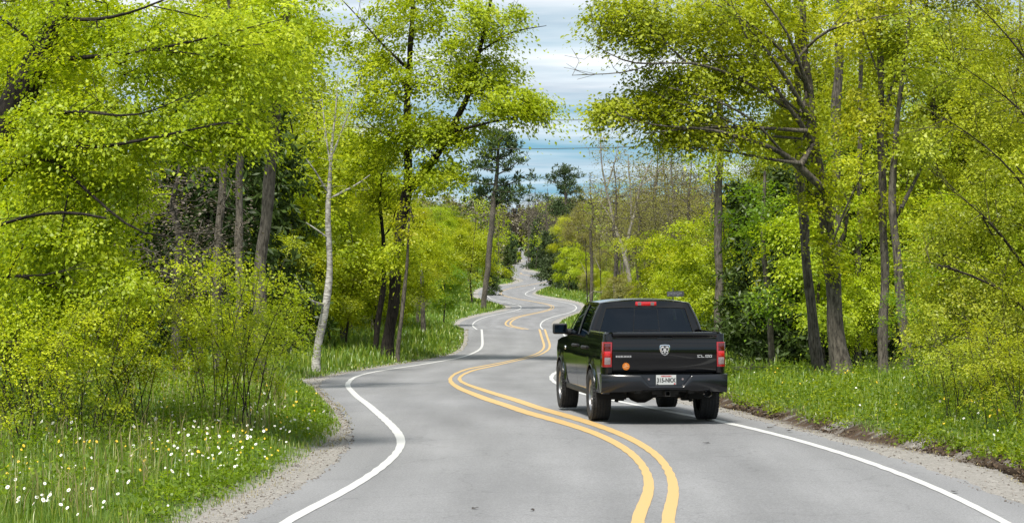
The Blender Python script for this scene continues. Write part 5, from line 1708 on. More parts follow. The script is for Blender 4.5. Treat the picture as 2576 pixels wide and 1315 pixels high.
# ------------------------------------------------------------------ stock trees, then copies
def stock(name, H, kind, seed):
    rng = np.random.default_rng(seed)
    if kind == 'tall':
        tr = [[rng.normal(0, 0.02 * z) if z else 0, rng.normal(0, 0.02 * z) if z else 0, z, 0.013 * H * (1 - 0.85 * z / H) + 0.01] for z in np.linspace(0, H, 8)]
        tr[0][3] *= 1.3
        bs = [((0, 0, H * 0.68), (H * 0.20, H * 0.20, H * 0.30), 130), ((0, 0, H * 0.90), (H * 0.13, H * 0.13, H * 0.12), 45)]
        for k in range(5):
            a = k * 2.4 + rng.uniform(0, 1); q = H * rng.uniform(0.14, 0.24)
            bs.append(((q * math.cos(a), q * math.sin(a), H * rng.uniform(0.42, 0.8)), (H * 0.10, H * 0.10, H * 0.05), 26))
        return tree_data([np.array(tr)], bs, rng, leaf=0.165, per=44, spread=(0.8, 0.8, 0.28), r_tip=0.007)
    if kind == 'under':
        tr = [[0.25 * math.sin(z * 0.8 + seed), 0.2 * math.cos(z * 0.7 + seed) - 0.2, z, 0.06 * (1 - 0.9 * z / H) + 0.008] for z in np.linspace(0, H, 7)]
        bs = [((0, 0, H * 0.55), (H * 0.30, H * 0.30, H * 0.42), 95)]
        for k in range(7):
            a = k * 2.4 + rng.uniform(0, 1); q = H * rng.uniform(0.18, 0.34)
            bs.append(((q * math.cos(a), q * math.sin(a), H * rng.uniform(0.2, 0.85)), (H * 0.15, H * 0.15, H * 0.05), 16))
        return tree_data([np.array(tr)], bs, rng, leaf=0.14, per=42, spread=(0.62, 0.62, 0.18), r_tip=0.005)
    if kind == 'conifer':
        tr = [[0, 0, z, 0.013 * H * (1 - 0.93 * z / H)] for z in np.linspace(0, H, 6)]
        lm, T = [], []
        for z in np.arange(0.06 * H, 0.985 * H, 0.034 * H):
            for k in range(6):
                a = rng.uniform(0, 6.28); R = (0.03 + 0.21 * (1 - z / H) ** 0.7) * H * rng.choice([0.45, 0.7, 0.85, 1.0, 1.2])
                e = np.array([R * math.cos(a), R * math.sin(a), z - 0.22 * R])
                for f in np.linspace(0.25, 1, max(2, int(R / 0.26))):
                    c = np.array([0, 0, z]) * (1 - f) + e * f
                    T.append(c + rng.normal(0, 0.10, 3) * [1.5, 1.5, 0.5])
        return tree_data([np.array(tr)], [], rng, targets=np.array(T), per=11, needles=(0.42, -0.25, 0.13), r_tip=0.004, lift=-0.05)
    if kind == 'bare':
        tr = [[0.02 * z * math.sin(z + seed), 0.02 * z * math.cos(z * 1.3), z, 0.014 * H * (1 - 0.9 * z / H) + 0.01] for z in np.linspace(0, H, 8)]
        bs = [((0, 0, H * 0.68), (H * 0.20, H * 0.20, H * 0.33), 340)]
        return tree_data([np.array(tr)], bs, rng, leaf=0.10, per=9, spread=(0.7, 0.7, 0.6), r_tip=0.014, lift=0.35)
    if kind == 'shrub':
        lm, bs = [], []
        for k in range(11):
            a = rng.uniform(0, 6.28); R = rng.uniform(0.2, 0.5) * H
            x0, y0 = rng.normal(0, 0.08 * H, 2)
            lm.append(np.array([[x0, y0, -0.05, 0.009], [x0 + 0.25 * R * math.cos(a), y0 + 0.25 * R * math.sin(a), 0.35 * H, 0.007], [x0 + R * math.cos(a), y0 + R * math.sin(a), rng.uniform(0.75, 1.0) * H, 0.004]]))
        bs = [((0, 0, H * 0.70), (H * 0.50, H * 0.50, H * 0.32), 85), ((0, 0, H * 0.38), (H * 0.34, H * 0.34, H * 0.24), 30)]
        return tree_data(lm, bs, rng, leaf=0.062, per=26, spread=(0.26, 0.26, 0.13), r_tip=0.0028, step=0.2)


SPEC = {'tall': ('maple_tree', 'tree', 'bark_grey', 'leaf_maple'), 'under': ('sapling', 'tree', 'bark_twig', 'leaf_young'), 'conifer': ('cedar_tree', 'tree', 'bark_dark', 'needle_dark'),
        'bare': ('bare_tree', 'tree', 'bark_grey', 'leaf_bud'), 'shrub': ('shrub', 'shrub', 'bark_twig', 'leaf_young')}
STOCK = {}
for kind, H, seeds in (('tall', 14, (101, 102, 103)), ('under', 6, (111, 112, 113)), ('conifer', 9, (121, 122)), ('bare', 13, (131, 132)), ('shrub', 2.4, (141, 142, 143))):
    STOCK[kind] = [(H, stock(kind, H, kind, s)) for s in seeds]
_MESH = {}


def plant(kind, v, x, d, height, label, group=None, leafm=None, px=True, squash=1.0, bark=None, rz=None, name=None):
    """one more tree of a stock kind; x in image pixels (or metres), d depth"""
    name_, cat, bk, lf = SPEC[kind]
    name_ = name or name_
    v = v % len(STOCK[kind])
    H, (w, c) = STOCK[kind][v]
    X = (x - CX) * d / FV if px else x
    loc = (float(X), float(d), float(gz(X, d)) - 0.05)
    key = (kind, v)
    if key not in _MESH:
        _MESH[key] = (np_mesh('trunk', w[0], w[1], MAT[bk], smooth=True), crown_mesh(c, MAT[lf]))
    t = empty(name_, loc, RNG.uniform(0, 6.28) if rz is None else rz)
    s = height / H
    t.scale = (s * squash, s * squash, s)
    tag(t, label, cat, group)
    for nm, me, mt in (('trunk', _MESH[key][0], bark), ('crown', _MESH[key][1], leafm)):
        o = obj(nm, me, t)
        if mt:
            o.material_slots[0].link = 'OBJECT'; o.material_slots[0].material = MAT[mt]
    return t

# ------------------------------------------------------------------ planting
r = np.random.default_rng(7)

# shrubs in the left foreground
plant('shrub', 0, 590, 38.0, 2.5, 'many-stemmed yellow-green shrub with dark stems nearest the left bend', leafm='leaf_young')
plant('shrub', 1, 520, 41.0, 2.7, 'yellow-green shrub just behind the many-stemmed shrub', leafm='leaf_maple')
plant('shrub', 2, 670, 43.0, 2.0, 'small bright shrub closest to the white birch', leafm='leaf_young')
plant('shrub', 1, 230, 33.0, 2.0, 'thin-stemmed shrub rising from the daisies below the near maple', leafm='leaf_maple')
plant('shrub', 2, 60, 32.0, 2.0, 'thin-stemmed shrub at the left edge of the daisy verge', leafm='leaf_maple')
plant('shrub', 0, 340, 36.0, 2.3, 'leafy shrub between the daisy verge and the dark thicket', leafm='leaf_maple')
plant('shrub', 1, 130, 39.0, 2.9, 'dense shrub under the near maple boughs', leafm='leaf_mid')
plant('shrub', 0, -20, 37.0, 3.0, 'dense shrub cut by the left picture edge', leafm='leaf_mid')
# right foreground
plant('shrub', 0, 2420, 37.5, 1.5, 'low leafy bush on the dirt bank at right', leafm='leaf_olive', squash=1.25)
plant('shrub', 1, 2540, 35.5, 1.6, 'low leafy bush in the lower right corner', leafm='leaf_olive', squash=1.25)
plant('shrub', 2, 2490, 40.0, 2.2, 'bush under the right-edge thicket', leafm='leaf_olive')
plant('shrub', 1, 2350, 44.0, 2.2, 'bush before the crooked grey trunk', leafm='leaf_mid')
plant('shrub', 0, 2570, 44.0, 2.6, 'yellow-green bush at the right picture edge', leafm='leaf_young')

plant('bare', 0, 445, 53, 5.2, 'grey tangle of bare brush under the near maple boughs', bark='bark_grey', leafm='leaf_brown', squash=1.6)
plant('bare', 1, 500, 56, 3.6, 'low grey brush before the dark evergreens', bark='bark_grey', leafm='leaf_brown', squash=1.7)
for k, (x, d, h, lab) in enumerate(((1488, 250, 13.5, 'thin bare tree left of the large pale-limbed tree'), (1548, 222, 13.5, 'bare tree before the large pale-limbed tree'), (1650, 240, 16.0, 'bare tree right of the large pale-limbed tree'),
                                    (1692, 228, 15.0, 'bare tree above the pickup cab'), (1735, 215, 14.5, 'bare tree left of the distant straight trunk'))):
    plant('bare', k, x, d, h, lab, 'bare trees on the far right slope', bark='bark_grey')
plant('tall', 0, 1424, 372, 10.5, 'yellow-green tree hiding the foot of the distant pine', leafm='leaf_oak')
plant('tall', 1, 1462, 360, 11.5, 'yellow-green tree right of the distant pine', leafm='leaf_bud')

# dark evergreens
for k, (x, d, h, lab) in enumerate(((610, 84, 9.5, 'dark evergreen right behind the straight dark-grey trunk'), (520, 80, 9.0, 'dark evergreen behind the trunk in the left thicket'), (690, 92, 9.0, 'dark evergreen right of the leaning grey trunk'),
                                    (450, 76, 8.0, 'leftmost dark evergreen under the near maple boughs'), (560, 96, 11, 'tallest dark evergreen in the left wood'))):
    plant('conifer', k, x, d, h, lab, 'dark evergreens of the left wood')
plant('under', 1, 1120, 215, 6.0, 'darker green sapling on the left bank past the crest', leafm='leaf_mid')
for k, (x, d, h, lab) in enumerate(((1880, 76, 5.2, 'low dark evergreen above the tailgate right corner'), (1960, 72, 5.6, 'dark evergreen left of the slim leaning trunk'), (1850, 90, 6.0, 'dark evergreen farther back behind the saplings over the pickup'),
                                    (2030, 74, 6.0, 'dark evergreen between the two leaning grey trunks'), (2150, 72, 7, 'dark evergreen right of the thick forked maple'))):
    plant('conifer', k, x, d, h, lab, 'dark evergreens of the right wood')
for k, (x, d, h) in enumerate(((1392, 395, 8.0), (1416, 362, 6.0), (1372, 450, 8.5), (1440, 350, 6))):
    plant('conifer', k, x, d, h, 'dark evergreen crowding the far road where it curves out of sight', 'evergreens at the far bend', bark='bark_dark', squash=1.15, leafm='needle_pine')
for k, (x, d, h) in enumerate(((1352, 560, 11), (1368, 640, 13), (1356, 760, 13))):
    plant('conifer', k, x, d, h, 'far dark evergreen standing over the vanishing road', 'evergreens over the vanishing road', leafm='needle_pine', squash=1.2)
for k, (x, d, h) in enumerate(((1288, 640, 7), (1278, 760, 9))):
    plant('conifer', k, x, d, h, 'far evergreen left of the vanishing road', 'evergreens left of the vanishing road', leafm='needle_pine', squash=1.2)
for k, (x, d, h) in enumerate(((1238, 330, 5.5), (1276, 440, 6))):
    plant('conifer', k, x, d, h, 'evergreen on the left bank of the far road', 'evergreens left of the far road')
for k, (x, d, h) in enumerate(((1556, 225, 3.6), (1578, 222, 2.6), (1610, 230, 5.0), (1632, 240, 5.6), (1645, 215, 3.4))):
    plant('conifer', k, x, d, h, 'small pointed evergreen below the pale bare tree', 'small evergreens below the bare tree', squash=0.6)
b = on_ground(1440, 400)
copy_tree(PINE, tuple(b), 2.4, 1.0, 'distant pine standing clear left of the bare tree', None)

# understory saplings along both roadsides
ORD = ('first second third fourth fifth sixth seventh eighth ninth tenth eleventh twelfth thirteenth fourteenth fifteenth sixteenth seventeenth eighteenth nineteenth twentieth '
       'twenty-first twenty-second twenty-third twenty-fourth twenty-fifth twenty-sixth twenty-seventh twenty-eighth twenty-ninth thirtieth').split()


def in_order(things):
    """tell the members of a group apart by their order across the picture"""
    things = sorted(things, key=lambda o: o.location.x / o.location.y)
    for k, o in enumerate(things):
        if k < len(ORD): o['label'] = o['label'] + (', leftmost of them' if k == 0 else ', %s from the left' % ORD[k])


def rows(side, d0, d1, step, t0, t1, h0, h1, kinds, label, group, leafs, hmax=None, near=0.0):
    d = d0
    made = []
    while d < d1:
        for _ in range(2):
            dd = d + r.uniform(0, step); t = r.uniform(t0, t1)
            X = (XPL(dd) - GWL(dd) - t) if side < 0 else (XPR(dd) + GWR(dd) + t)
            if abs(X) < 0.21 * dd + 2:
                k = kinds[int(r.integers(len(kinds)))]
                h = r.uniform(h0, h1)
                made.append(plant(k, int(r.integers(3)), float(X), dd, h, label, group, leafm=leafs[int(r.integers(len(leafs)))], px=False))
        d += step
    in_order(made)


rows(-1, 84, 145, 6.5, 2.8, 7.0, 3.2, 6.0, ['under'], 'yellow-green sapling in the crowd behind the birch and oak', 'left roadside saplings', ['leaf_young', 'leaf_oak', 'leaf_young'])
rows(-1, 80, 150, 8.0, 8, 16, 5.0, 8.5, ['under'], 'taller leafy sapling deeper in the left wood', 'left wood saplings', ['leaf_maple', 'leaf_oak', 'leaf_mid'])
rows(-1, 48, 80, 6.0, 6.5, 13, 4.0, 7.0, ['under'], 'leafy sapling in the shade behind the left shrubs', 'shaded left saplings', ['leaf_mid', 'leaf_maple'])
rows(-1, 70, 150, 11.0, 8, 22, 12, 16, ['tall'], 'tall leafy tree in the left wood behind the first trunks', 'tall trees of the left wood', ['leaf_oak', 'leaf_maple', 'leaf_olive'])
rows(-1, 96, 146, 9.0, 4.0, 9.0, 7.5, 11.0, ['under', 'tall'], 'airy yellow-green tree rising behind the birch', 'airy trees behind the birch', ['leaf_young', 'leaf_oak', 'leaf_olive'])
rows(-1, 36, 44, 4.0, 4.4, 6.0, 3.0, 4.4, ['under'], 'bright leafy sapling under the near maple', 'saplings under the near maple', ['leaf_maple'])
rows(1, 95, 150, 9.0, 10.0, 18.0, 7.0, 11.0, ['under', 'tall'], 'airy yellow-green tree above the pickup cab', 'airy trees above the pickup', ['leaf_young', 'leaf_oak', 'leaf_young'])
rows(-1, 195, 330, 13, 3.0, 8, 6.5, 12.0, ['under', 'under', 'tall'], 'bright yellow-green tree along the far left bank', 'trees left of the far road', ['leaf_young', 'leaf_young', 'leaf_oak'])
rows(-1, 330, 520, 22, 3.0, 9, 6, 11.0, ['under', 'tall'], 'yellow-green tree where the far road narrows at left', 'distant trees left of the road', ['leaf_young', 'leaf_oak', 'leaf_bud'])
rows(1, 64, 140, 6.5, 4.0, 9.0, 3.0, 5.5, ['under'], 'yellow-green sapling on the bank behind the pickup', 'right roadside saplings', ['leaf_young', 'leaf_oak', 'leaf_maple'])
rows(1, 62, 140, 8.0, 12, 22, 5.0, 8.5, ['under'], 'taller leafy sapling deeper in the right wood', 'right wood saplings', ['leaf_maple', 'leaf_oak', 'leaf_mid'])
rows(1, 75, 150, 11.0, 9, 24, 12, 16, ['tall'], 'tall leafy tree in the right wood behind the first trunks', 'tall trees of the right wood', ['leaf_oak', 'leaf_olive', 'leaf_oak'])
rows(1, 200, 330, 16, 3.5, 9, 3.0, 5.0, ['under'], 'yellow-green sapling along the far right bank', 'saplings right of the far road', ['leaf_young', 'leaf_oak', 'leaf_bud'])
rows(1, 190, 330, 14, 6, 16, 11, 15.5, ['bare'], 'grey bare-twigged tree right of the far road', 'bare trees right of the far road', ['leaf_bud'])
rows(1, 215, 420, 22, 10, 26, 10, 14.5, ['bare', 'bare', 'tall'], 'pale half-bare tree on the far right slope', 'half-bare trees on the far right slope', ['leaf_bud', 'leaf_bud', 'leaf_oak'])
for k, (x, d, h) in enumerate(((1375, 520, 17), (1400, 470, 15), (1348, 600, 18), (1425, 430, 13), (1330, 690, 19))):
    plant('bare', k, x, d, h, 'tall bare grey tree closing the far end of the road', 'bare trees at the far end of the road', leafm='leaf_brown')
rows(1, 340, 560, 26, 3.5, 10, 5, 9.0, ['under', 'bare'], 'thin yellow-green tree where the far road narrows at right', 'distant trees right of the road', ['leaf_young', 'leaf_bud'])


for grp in ('evergreens at the far bend', 'bare trees at the far end of the road', 'evergreens over the vanishing road', 'evergreens left of the vanishing road', 'evergreens left of the far road', 'small evergreens below the bare tree'):
    in_order([o for o in COL.objects if o.get('group') == grp])


# the far wood: too distant to tell the trees apart
def far_wood(name, label, pts, seed, mats, fine=34):
    rng = np.random.default_rng(seed)
    me_v, me_f, me_m, me_t, off = [], [], [], [], 0
    for X, d, h, mi, dens in pts:
        z0 = float(gz(X, d))
        base = np.array([X, d, z0])
        w = h * rng.uniform(0.16, 0.24)
        bs = [(base + [0, 0, h * 0.52], (w, w, h * 0.48), int(26 * dens))]
        T = blob_targets(bs, rng)
        P, nr, rd, tone = clump_points(T, fine * dens, (w * 0.55, w * 0.55, w * 0.3), rng)
        V, F = leaf_quads(P, 0.0007 * d + 0.04, rng, nrm=nr, rad=rd)
        me_t.append(np.repeat(tone, 4)); me_v.append(V); me_f.append(F + off); me_m.append(np.full(len(F), mi)); off += len(V)
        # trunk and a few stems
        for _ in range(2):
            a = base + rng.normal(0, 0.25 * w, 3) * [1, 1, 0]; b = a + np.array([rng.normal(0, 0.4 * w), rng.normal(0, 0.4 * w), h * rng.uniform(0.5, 0.98)])
            ww = 0.00022 * d
            V = np.array([a + [-ww, 0, 0], a + [ww, 0, 0], b + [ww * 0.3, 0, 0], b + [-ww * 0.3, 0, 0], a + [0, -ww, 0], a + [0, ww, 0], b + [0, ww * 0.3, 0], b + [0, -ww * 0.3, 0]])
            me_t.append(np.full(8, 0.5)); me_v.append(V); me_f.append(np.array([[0, 1, 2, 3], [4, 5, 6, 7]]) + off); me_m.append(np.array([len(mats) - 1] * 2)); off += 8
    me = np_mesh(name, np.concatenate(me_v), np.concatenate(me_f))
    for m in mats: me.materials.append(MAT[m])
    me.attributes.new('tone', 'FLOAT', 'POINT').data.foreach_set('value', np.concatenate(me_t).astype(np.float32))
    me.polygons.foreach_set('material_index', np.concatenate(me_m).astype(np.int32))
    return tag(obj(name, me), label, 'forest', kind='stuff')


pts = []
for d in np.arange(430, 1150, 26):
    for side in (-1, 1):
        for t in np.arange(5, 0.2 * d, 7.5):
            dd = d + r.uniform(-12, 12); q = t + r.uniform(-3, 3)
            if q < 4: continue
            X = float(XPL(dd) - q) if side < 0 else float(XPR(dd) + q)
            if abs(X) > 0.2 * dd + 4: continue
            if abs(X) > 45 + 0.02 * dd and dd > 560: continue
            mi = int(r.choice([0, 0, 1, 1, 2, 3]))
            pts.append((X, dd, r.uniform(11, 20) if dd < 700 else r.uniform(12, 21), mi, 0.75 if mi == 0 else 0.85))
for t in np.arange(-36, 37, 3.0):                       # the wood closes behind the last visible stretch of road
    for dd in (1010, 1040, 1075):
        mi = int(r.choice([0, 0, 1, 2]))
        pts.append((t + r.uniform(-2, 2) - 1, dd + r.uniform(-10, 10), r.uniform(14, 20), mi, 1.0))
for dd in np.arange(600, 1000, 9):                      # brush crowding the last visible bends
    for side in (-1, 1):
        q = r.uniform(1.2, 3.0)
        X = float(XPL(dd) - q) if side < 0 else float(XPR(dd) + q)
        pts.append((X, float(dd), r.uniform(2.5, 6.5), int(r.choice([1, 2, 3, 3])), 0.45))
far_wood('forest', 'brownish far wood closing the view beyond the winding road', pts, 81, ['leaf_brown', 'leaf_bud', 'leaf_oak', 'needle_dark', 'bark_grey'])
pts = []
for d in np.arange(150, 420, 17):
    for side in (-1, 1):
        for t in np.arange(18, 0.215 * d + 6, 6.5):
            dd = d + r.uniform(-8, 8); q = t + r.uniform(-3, 3)
            X = float(XPL(dd) - q) if side < 0 else float(XPR(dd) + q)
            if abs(X) > 0.21 * dd + 4: continue
            mi = int(r.choice([1, 2, 2, 2, 3] if side < 0 else [0, 1, 1, 2, 3]))
            pts.append((X, dd, r.uniform(8, 14) if side < 0 else r.uniform(12, 17.5), mi, 1.0))
far_wood('forest', 'deep wood filling in behind the roadside trees', pts, 82, ['leaf_brown', 'leaf_bud', 'leaf_oak', 'needle_dark', 'bark_grey'], 20)
pts = []
for a in np.arange(0, 2 * math.pi, 0.10):               # woods go on behind the viewer as well
    if math.cos(a) > 0.35: continue
    for R in (62, 75):
        pts.append((R * math.sin(a) * 0.55 + r.uniform(-3, 3) + (9 if math.sin(a) > 0 else -9), R * math.cos(a) + r.uniform(-3, 3) - 12, r.uniform(9, 14), int(r.choice([1, 2, 2, 3])), 1.3))
far_wood('forest', 'wood standing behind the viewpoint', pts, 83, ['leaf_brown', 'leaf_bud', 'leaf_oak', 'needle_dark', 'bark_grey'], 12)

# ------------------------------------------------------------------ broad-leaved weeds in the grass
def weeds(label, side, n, d0, d1, t0, t1, mat, seed, size=0.05):
    rng = np.random.default_rng(seed)
    x, d, t = verge_points(n, side, d0, d1, t0, t1, rng, 1.8)
    ok = (np.abs(x) < 0.2 * d + 1) & (hnoise(x * 1.7 + 3, d * 1.5) > -0.15)
    x, d = x[ok], d[ok]
    hh = rng.uniform(0.05, 0.34, len(x)) * np.clip(0.4 + t[ok] / 2, 0.4, 1.2)
    k = 9
    X = np.repeat(x, k) + rng.normal(0, 0.07, len(x) * k); D = np.repeat(d, k) + rng.normal(0, 0.07, len(x) * k)
    Z = gz(X, D) + np.repeat(hh, k) * rng.uniform(0.2, 1.05, len(x) * k)
    V, F = leaf_quads(np.c_[X, D, Z], size, rng, up=0.8, wid=0.3)
    return tag(obj('weeds', np_mesh('weeds', V, F, MAT[mat])), label, 'weeds', kind='stuff')


weeds('leafy weeds mixed into the left verge grass', -1, 5200, 23, 60, 0.15, 6.5, 'leaf_mid', 201)
weeds('pale leafy weeds in the left verge', -1, 2600, 23, 75, 0.3, 6.5, 'leaf_maple', 202, 0.045)
weeds('leafy weeds mixed into the right verge grass', 1, 4200, 29, 62, 0.1, 6.0, 'leaf_mid', 203)
weeds('pale leafy weeds on the right bank', 1, 2600, 29, 62, 0.1, 6.0, 'leaf_maple', 204, 0.045)

# ------------------------------------------------------------------ wild flowers
plain('petal_white', (0.80, 0.80, 0.78), rough=0.6)
plain('petal_yellow', (0.75, 0.50, 0.02), rough=0.6)
plain('flower_eye', (0.60, 0.36, 0.02), rough=0.7)
plain('flower_stem', (0.08, 0.15, 0.02), rough=0.7)


def flower_mesh(name, mats, n, R, H, seed):
    rng = np.random.default_rng(seed)
    m = MB()
    m.tube([(0, 0, -0.02), (0.01, 0, H * 0.5), (0, 0.005, H)], 0.0035, 3, mi=0)
    M = Matrix.Rotation(0.5, 3, 'X') @ Matrix.Rotation(rng.uniform(-0.3, 0.3), 3, 'Y')
    for k in range(n):
        a = 2 * math.pi * k / n; w = math.pi / n * 0.85
        P = [Vector((0.25 * R * math.cos(a), 0.25 * R * math.sin(a), 0)), Vector((R * math.cos(a - w), R * math.sin(a - w), 0.1 * R)), Vector((1.08 * R * math.cos(a), 1.08 * R * math.sin(a), 0.05 * R)), Vector((R * math.cos(a + w), R * math.sin(a + w), 0.1 * R))]
        m.add([tuple(M @ p + Vector((0, 0, H))) for p in P], [(0, 1, 2, 3)], 1)
    c = [M @ Vector((0.32 * R * math.cos(t), 0.32 * R * math.sin(t), 0.12 * R)) + Vector((0, 0, H)) for t in [2 * math.pi * k / 7 for k in range(7)]]
    m.add([tuple(q) for q in c] + [tuple(M @ Vector((0, 0, 0.3 * R)) + Vector((0, 0, H)))], [(k, (k + 1) % 7, 7) for k in range(7)], 2)
    o = m.build(name, mats, None)
    me = o.data
    bpy.data.objects.remove(o)
    return me


DAISY = [flower_mesh('daisy', [MAT['flower_stem'], MAT['petal_white'], MAT['flower_eye']], 9, 0.030, 0.26, s) for s in (1, 2)]
DANDY = [flower_mesh('yellow_flower', [MAT['flower_stem'], MAT['petal_yellow'], MAT['petal_yellow']], 11, 0.026, 0.22, s) for s in (3, 4)]


def flowers(kind, meshes, n, side, d0, d1, t0, t1, label, group, seed, clump=7):
    rng = np.random.default_rng(seed)
    made = 0
    while made < n:
        x, d, t = verge_points(1, side, d0, d1, t0, t1, rng, 2.0)
        for _ in range(int(rng.integers(1, clump))):
            X = float(x[0] + rng.normal(0, 0.45)); D = float(d[0] + rng.normal(0, 0.8))
            tt = (XPL(D) - GWL(D) - X) if side < 0 else (X - XPR(D) - GWR(D))
            if tt < 0.1 or made >= n or abs(X) > 0.195 * D: continue
            o = bpy.data.objects.new(kind, meshes[made % len(meshes)])
            o.location = (X, D, float(gz(X, D)))
            o.rotation_euler = (rng.normal(0, 0.15), rng.normal(0, 0.15), rng.uniform(-1.2, 1.2))
            s = rng.uniform(0.32, 0.60); o.scale = (s, s, s * rng.uniform(1.3, 2.2))
            link(o); tag(o, label, 'flower', group); made += 1


flowers('daisy', DAISY, 220, -1, 23.5, 42, 0.3, 4.5, 'small white daisy in the left verge', 'white daisies of the left verge', 91)
flowers('yellow_flower', DANDY, 170, -1, 23.5, 60, 0.3, 5.0, 'small yellow flower in the left verge', 'yellow flowers of the left verge', 92)
flowers('daisy', DAISY, 14, 1, 34, 55, 0.3, 3.0, 'small white daisy in the right verge', 'white daisies of the right verge', 93, 3)
flowers('yellow_flower', DANDY, 36, 1, 34, 64, 0.3, 4.0, 'small yellow flower in the right verge', 'yellow flowers of the right verge', 94, 4)

# ------------------------------------------------------------------ small things
plain('sign_dark', (0.03, 0.03, 0.035), rough=0.6, var=0.5, scale=30)
plain('sign_grey', (0.085, 0.09, 0.10), rough=0.6, var=0.5, scale=40)
plain('wire', (0.02, 0.02, 0.022), rough=0.6)
plain('wood_dark', (0.03, 0.024, 0.02), rough=0.9, var=0.4, bump=0.5, scale=12)

# weathered sign standing beyond the truck
D = 50.0
p = W(1699, 739, D); g = float(gz(p[0], D))
sg = empty('road_sign', (p[0], D, g)); tag(sg, 'small dark weathered sign on a thin post above the pickup roof', 'sign')
m = MB(); m.tube([(-0.05, 0, -0.1), (-0.045, 0, p[2] - g + 0.12)], 0.012, 6); m.build('post', MAT['sign_dark'], sg)
zc = p[2] - g
m = MB()
out = [(-0.165, -0.052), (0.14, -0.052), (0.165, -0.035), (0.168, 0.0), (0.16, 0.045), (0.145, 0.058), (0.02, 0.056), (-0.165, 0.045)]
m.prism(out, lambda x, z: (x, -0.018, zc + z), lambda x, z: (x, -0.034, zc + z)); pn = m.build('sign_panel', MAT['sign_dark'], sg)
m = MB()
for k in range(9):
    x = -0.14 + 0.031 * k
    m.box((x, -0.0355, zc + 0.004 * (k % 3)), (0.020 if k % 2 else 0.027, 0.002, 0.075 - 0.014 * (k % 3)))
m.build('worn_print', MAT['sign_grey'], pn)

# slim bare poles right of the middle distance
for x, yt, d, lab, rr in ((1476, 600, 205, 'slim dark bare trunk standing alone left of the pickup roof', 0.055), (1511, 590, 215, 'slim bare trunk beside the lone dark one', 0.035)):
    b = on_ground(x, d); top = W(x - 3, yt, d)
    t = empty('dead_tree', tuple(b)); tag(t, lab, 'tree')
    m = MB(); h = top[2] - b[2]
    m.tube([(0, 0, -0.2), (0.05, 0, h * 0.3), (-0.05, 0.03, h * 0.7), (top[0] - b[0], 0, h)], [rr * 1.2, rr, rr * 0.8, rr * 0.4], 8); m.build('trunk', MAT['bark_dark'], t, smooth=60)
    m = MB(); m.tube([(0.02, 0, h * 0.35), (0.5, 0.1, h * 0.42), (1.3, 0.2, h * 0.40)], [0.04, 0.03, 0.012], 5); m.tube([(-0.03, 0, h * 0.6), (-0.5, 0.1, h * 0.75)], [0.03, 0.01], 5)
    m.build('branch', MAT['bark_pale'], t, smooth=60)
# sawn stem left of the far bank
b = on_ground(1066, 150); t = empty('snag', tuple(b)); tag(t, 'broken grey stem with no crown left of the crest', 'tree')
L = 160 * 128 / FV
b = on_ground(1066, 128); t.location = tuple(b)
m = MB(); m.tube([(0, 0, -0.2), (-0.05, 0, L * 0.4), (-0.08, 0, L * 0.8), (-0.12, 0, L)], [0.14, 0.115, 0.105, 0.09], 9); m.build('trunk', MAT['bark_grey'], t, smooth=60)
m = MB(); m.tube([(-0.12, 0, L), (-0.10, 0, L + 0.12), (-0.13, 0, L + 0.5)], [0.04, 0.02, 0.005], 5); m.build('splinter', MAT['bark_pale'], t)

# marker posts at the far bend
for x, y0, y1, lab in ((1333, 674, 656, 'short dark marker post at the far road edge'), (1347, 668, 645, 'taller marker post with low box at the far bend')):
    d = float(depth_of(y0)); b = W(x, y0, d)
    X = float(XPR(d)) + 0.5
    t = empty('marker_post', (X, d, float(gz(X, d)))); tag(t, lab, 'post')
    m = MB(); m.box((0, 0, (y0 - y1) * d / FV / 2), (0.22, 0.12, (y0 - y1) * d / FV)); m.build('post', MAT['wood_dark'], t, bevel=0.02)
    if y1 < 650:
        m = MB(); m.box((0.75, 0, 0.25), (1.2, 0.5, 0.5)); m.build('box', MAT['wood_dark'], t, bevel=0.03)
    else:
        m = MB(); m.box((0, 0, (y0 - y1) * d / FV + 0.03), (0.26, 0.16, 0.06)); m.build('cap', MAT['sign_dark'], t)

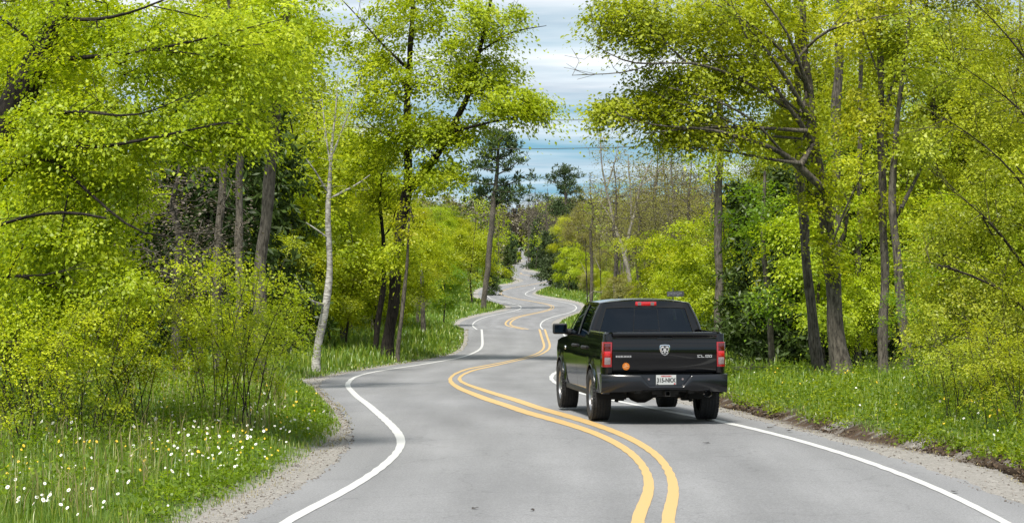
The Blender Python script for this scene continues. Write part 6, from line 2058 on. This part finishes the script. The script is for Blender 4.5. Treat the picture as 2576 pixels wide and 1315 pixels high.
# dark fallen log in the right verge
b = on_ground(1878, 61)
lg = empty('fallen_log', tuple(b)); tag(lg, 'dark fallen log lying in the grass right of the pickup', 'log')
m = MB(); m.tube([(-0.55, 0.05, 0.08), (-0.2, 0, 0.11), (0.25, -0.02, 0.13), (0.5, 0, 0.13)], [0.08, 0.10, 0.095, 0.085], 10); m.build('trunk', MAT['wood_dark'], lg, smooth=60)
m = MB(); m.tube([(0.1, 0, 0.2), (0.2, 0.05, 0.32)], [0.03, 0.015], 5); m.build('branch_stub', MAT['wood_dark'], lg)

# overhead wires across the gap in the trees
for x0, y0, x1, y1, d, lab in ((700, 300, 2000, 300, 120, 'upper overhead wire crossing the gap between the crowns'), (700, 378, 2000, 366, 135, 'lower overhead wire crossing the sky above the far road')):
    a, b = W(x0, y0, d), W(x1, y1, d)
    q = [tuple(a * (1 - f) + b * f + np.array([0, 0, -0.35 * 4 * f * (1 - f) + 0.3])) for f in np.linspace(0, 1, 25)]
    m = MB(); m.tube(q, 0.017, 5); tag(m.build('overhead_wire', MAT['wire'], None), lab, 'wire')

# dead leaves and crumbs on the asphalt
for k, (x, y, lab) in enumerate(((1195, 1283, 'dark crumb on the asphalt left of the yellow stripes'), (1340, 1287, 'dark fleck on the asphalt beside the yellow stripes'), (1776, 1117, 'dark dead leaf on the road below the pickup'),
                                 (2400, 1240, 'dead leaf lying on the right white line'), (1986, 1086, 'dead leaf near the right white line behind the pickup'), (1938, 1078, 'tiny dead leaf between pickup and right white line'))):
    d = float(depth_of(y)); X = (x - CX) * d / FV
    s = 0.035 if k < 2 else 0.055
    P = [(-s, -s * 0.5, 0.002), (0, -s * 0.6, 0.006), (s, -s * 0.2, 0.016), (s * 1.1, s * 0.4, 0.020), (0, s * 0.7, 0.012), (-s * 0.9, s * 0.4, 0.018), (0, 0, 0.004)]
    m = MB(); m.add(P, [(6, 0, 1), (6, 1, 2), (6, 2, 3), (6, 3, 4), (6, 4, 5), (6, 5, 0)])
    o = m.build('dead_leaf', MAT['wood_dark'], None, loc=(X, d, float(zroad(d)) + 0.016)); tag(o, lab, 'leaf'); o.rotation_euler = (0, 0, k * 1.3)
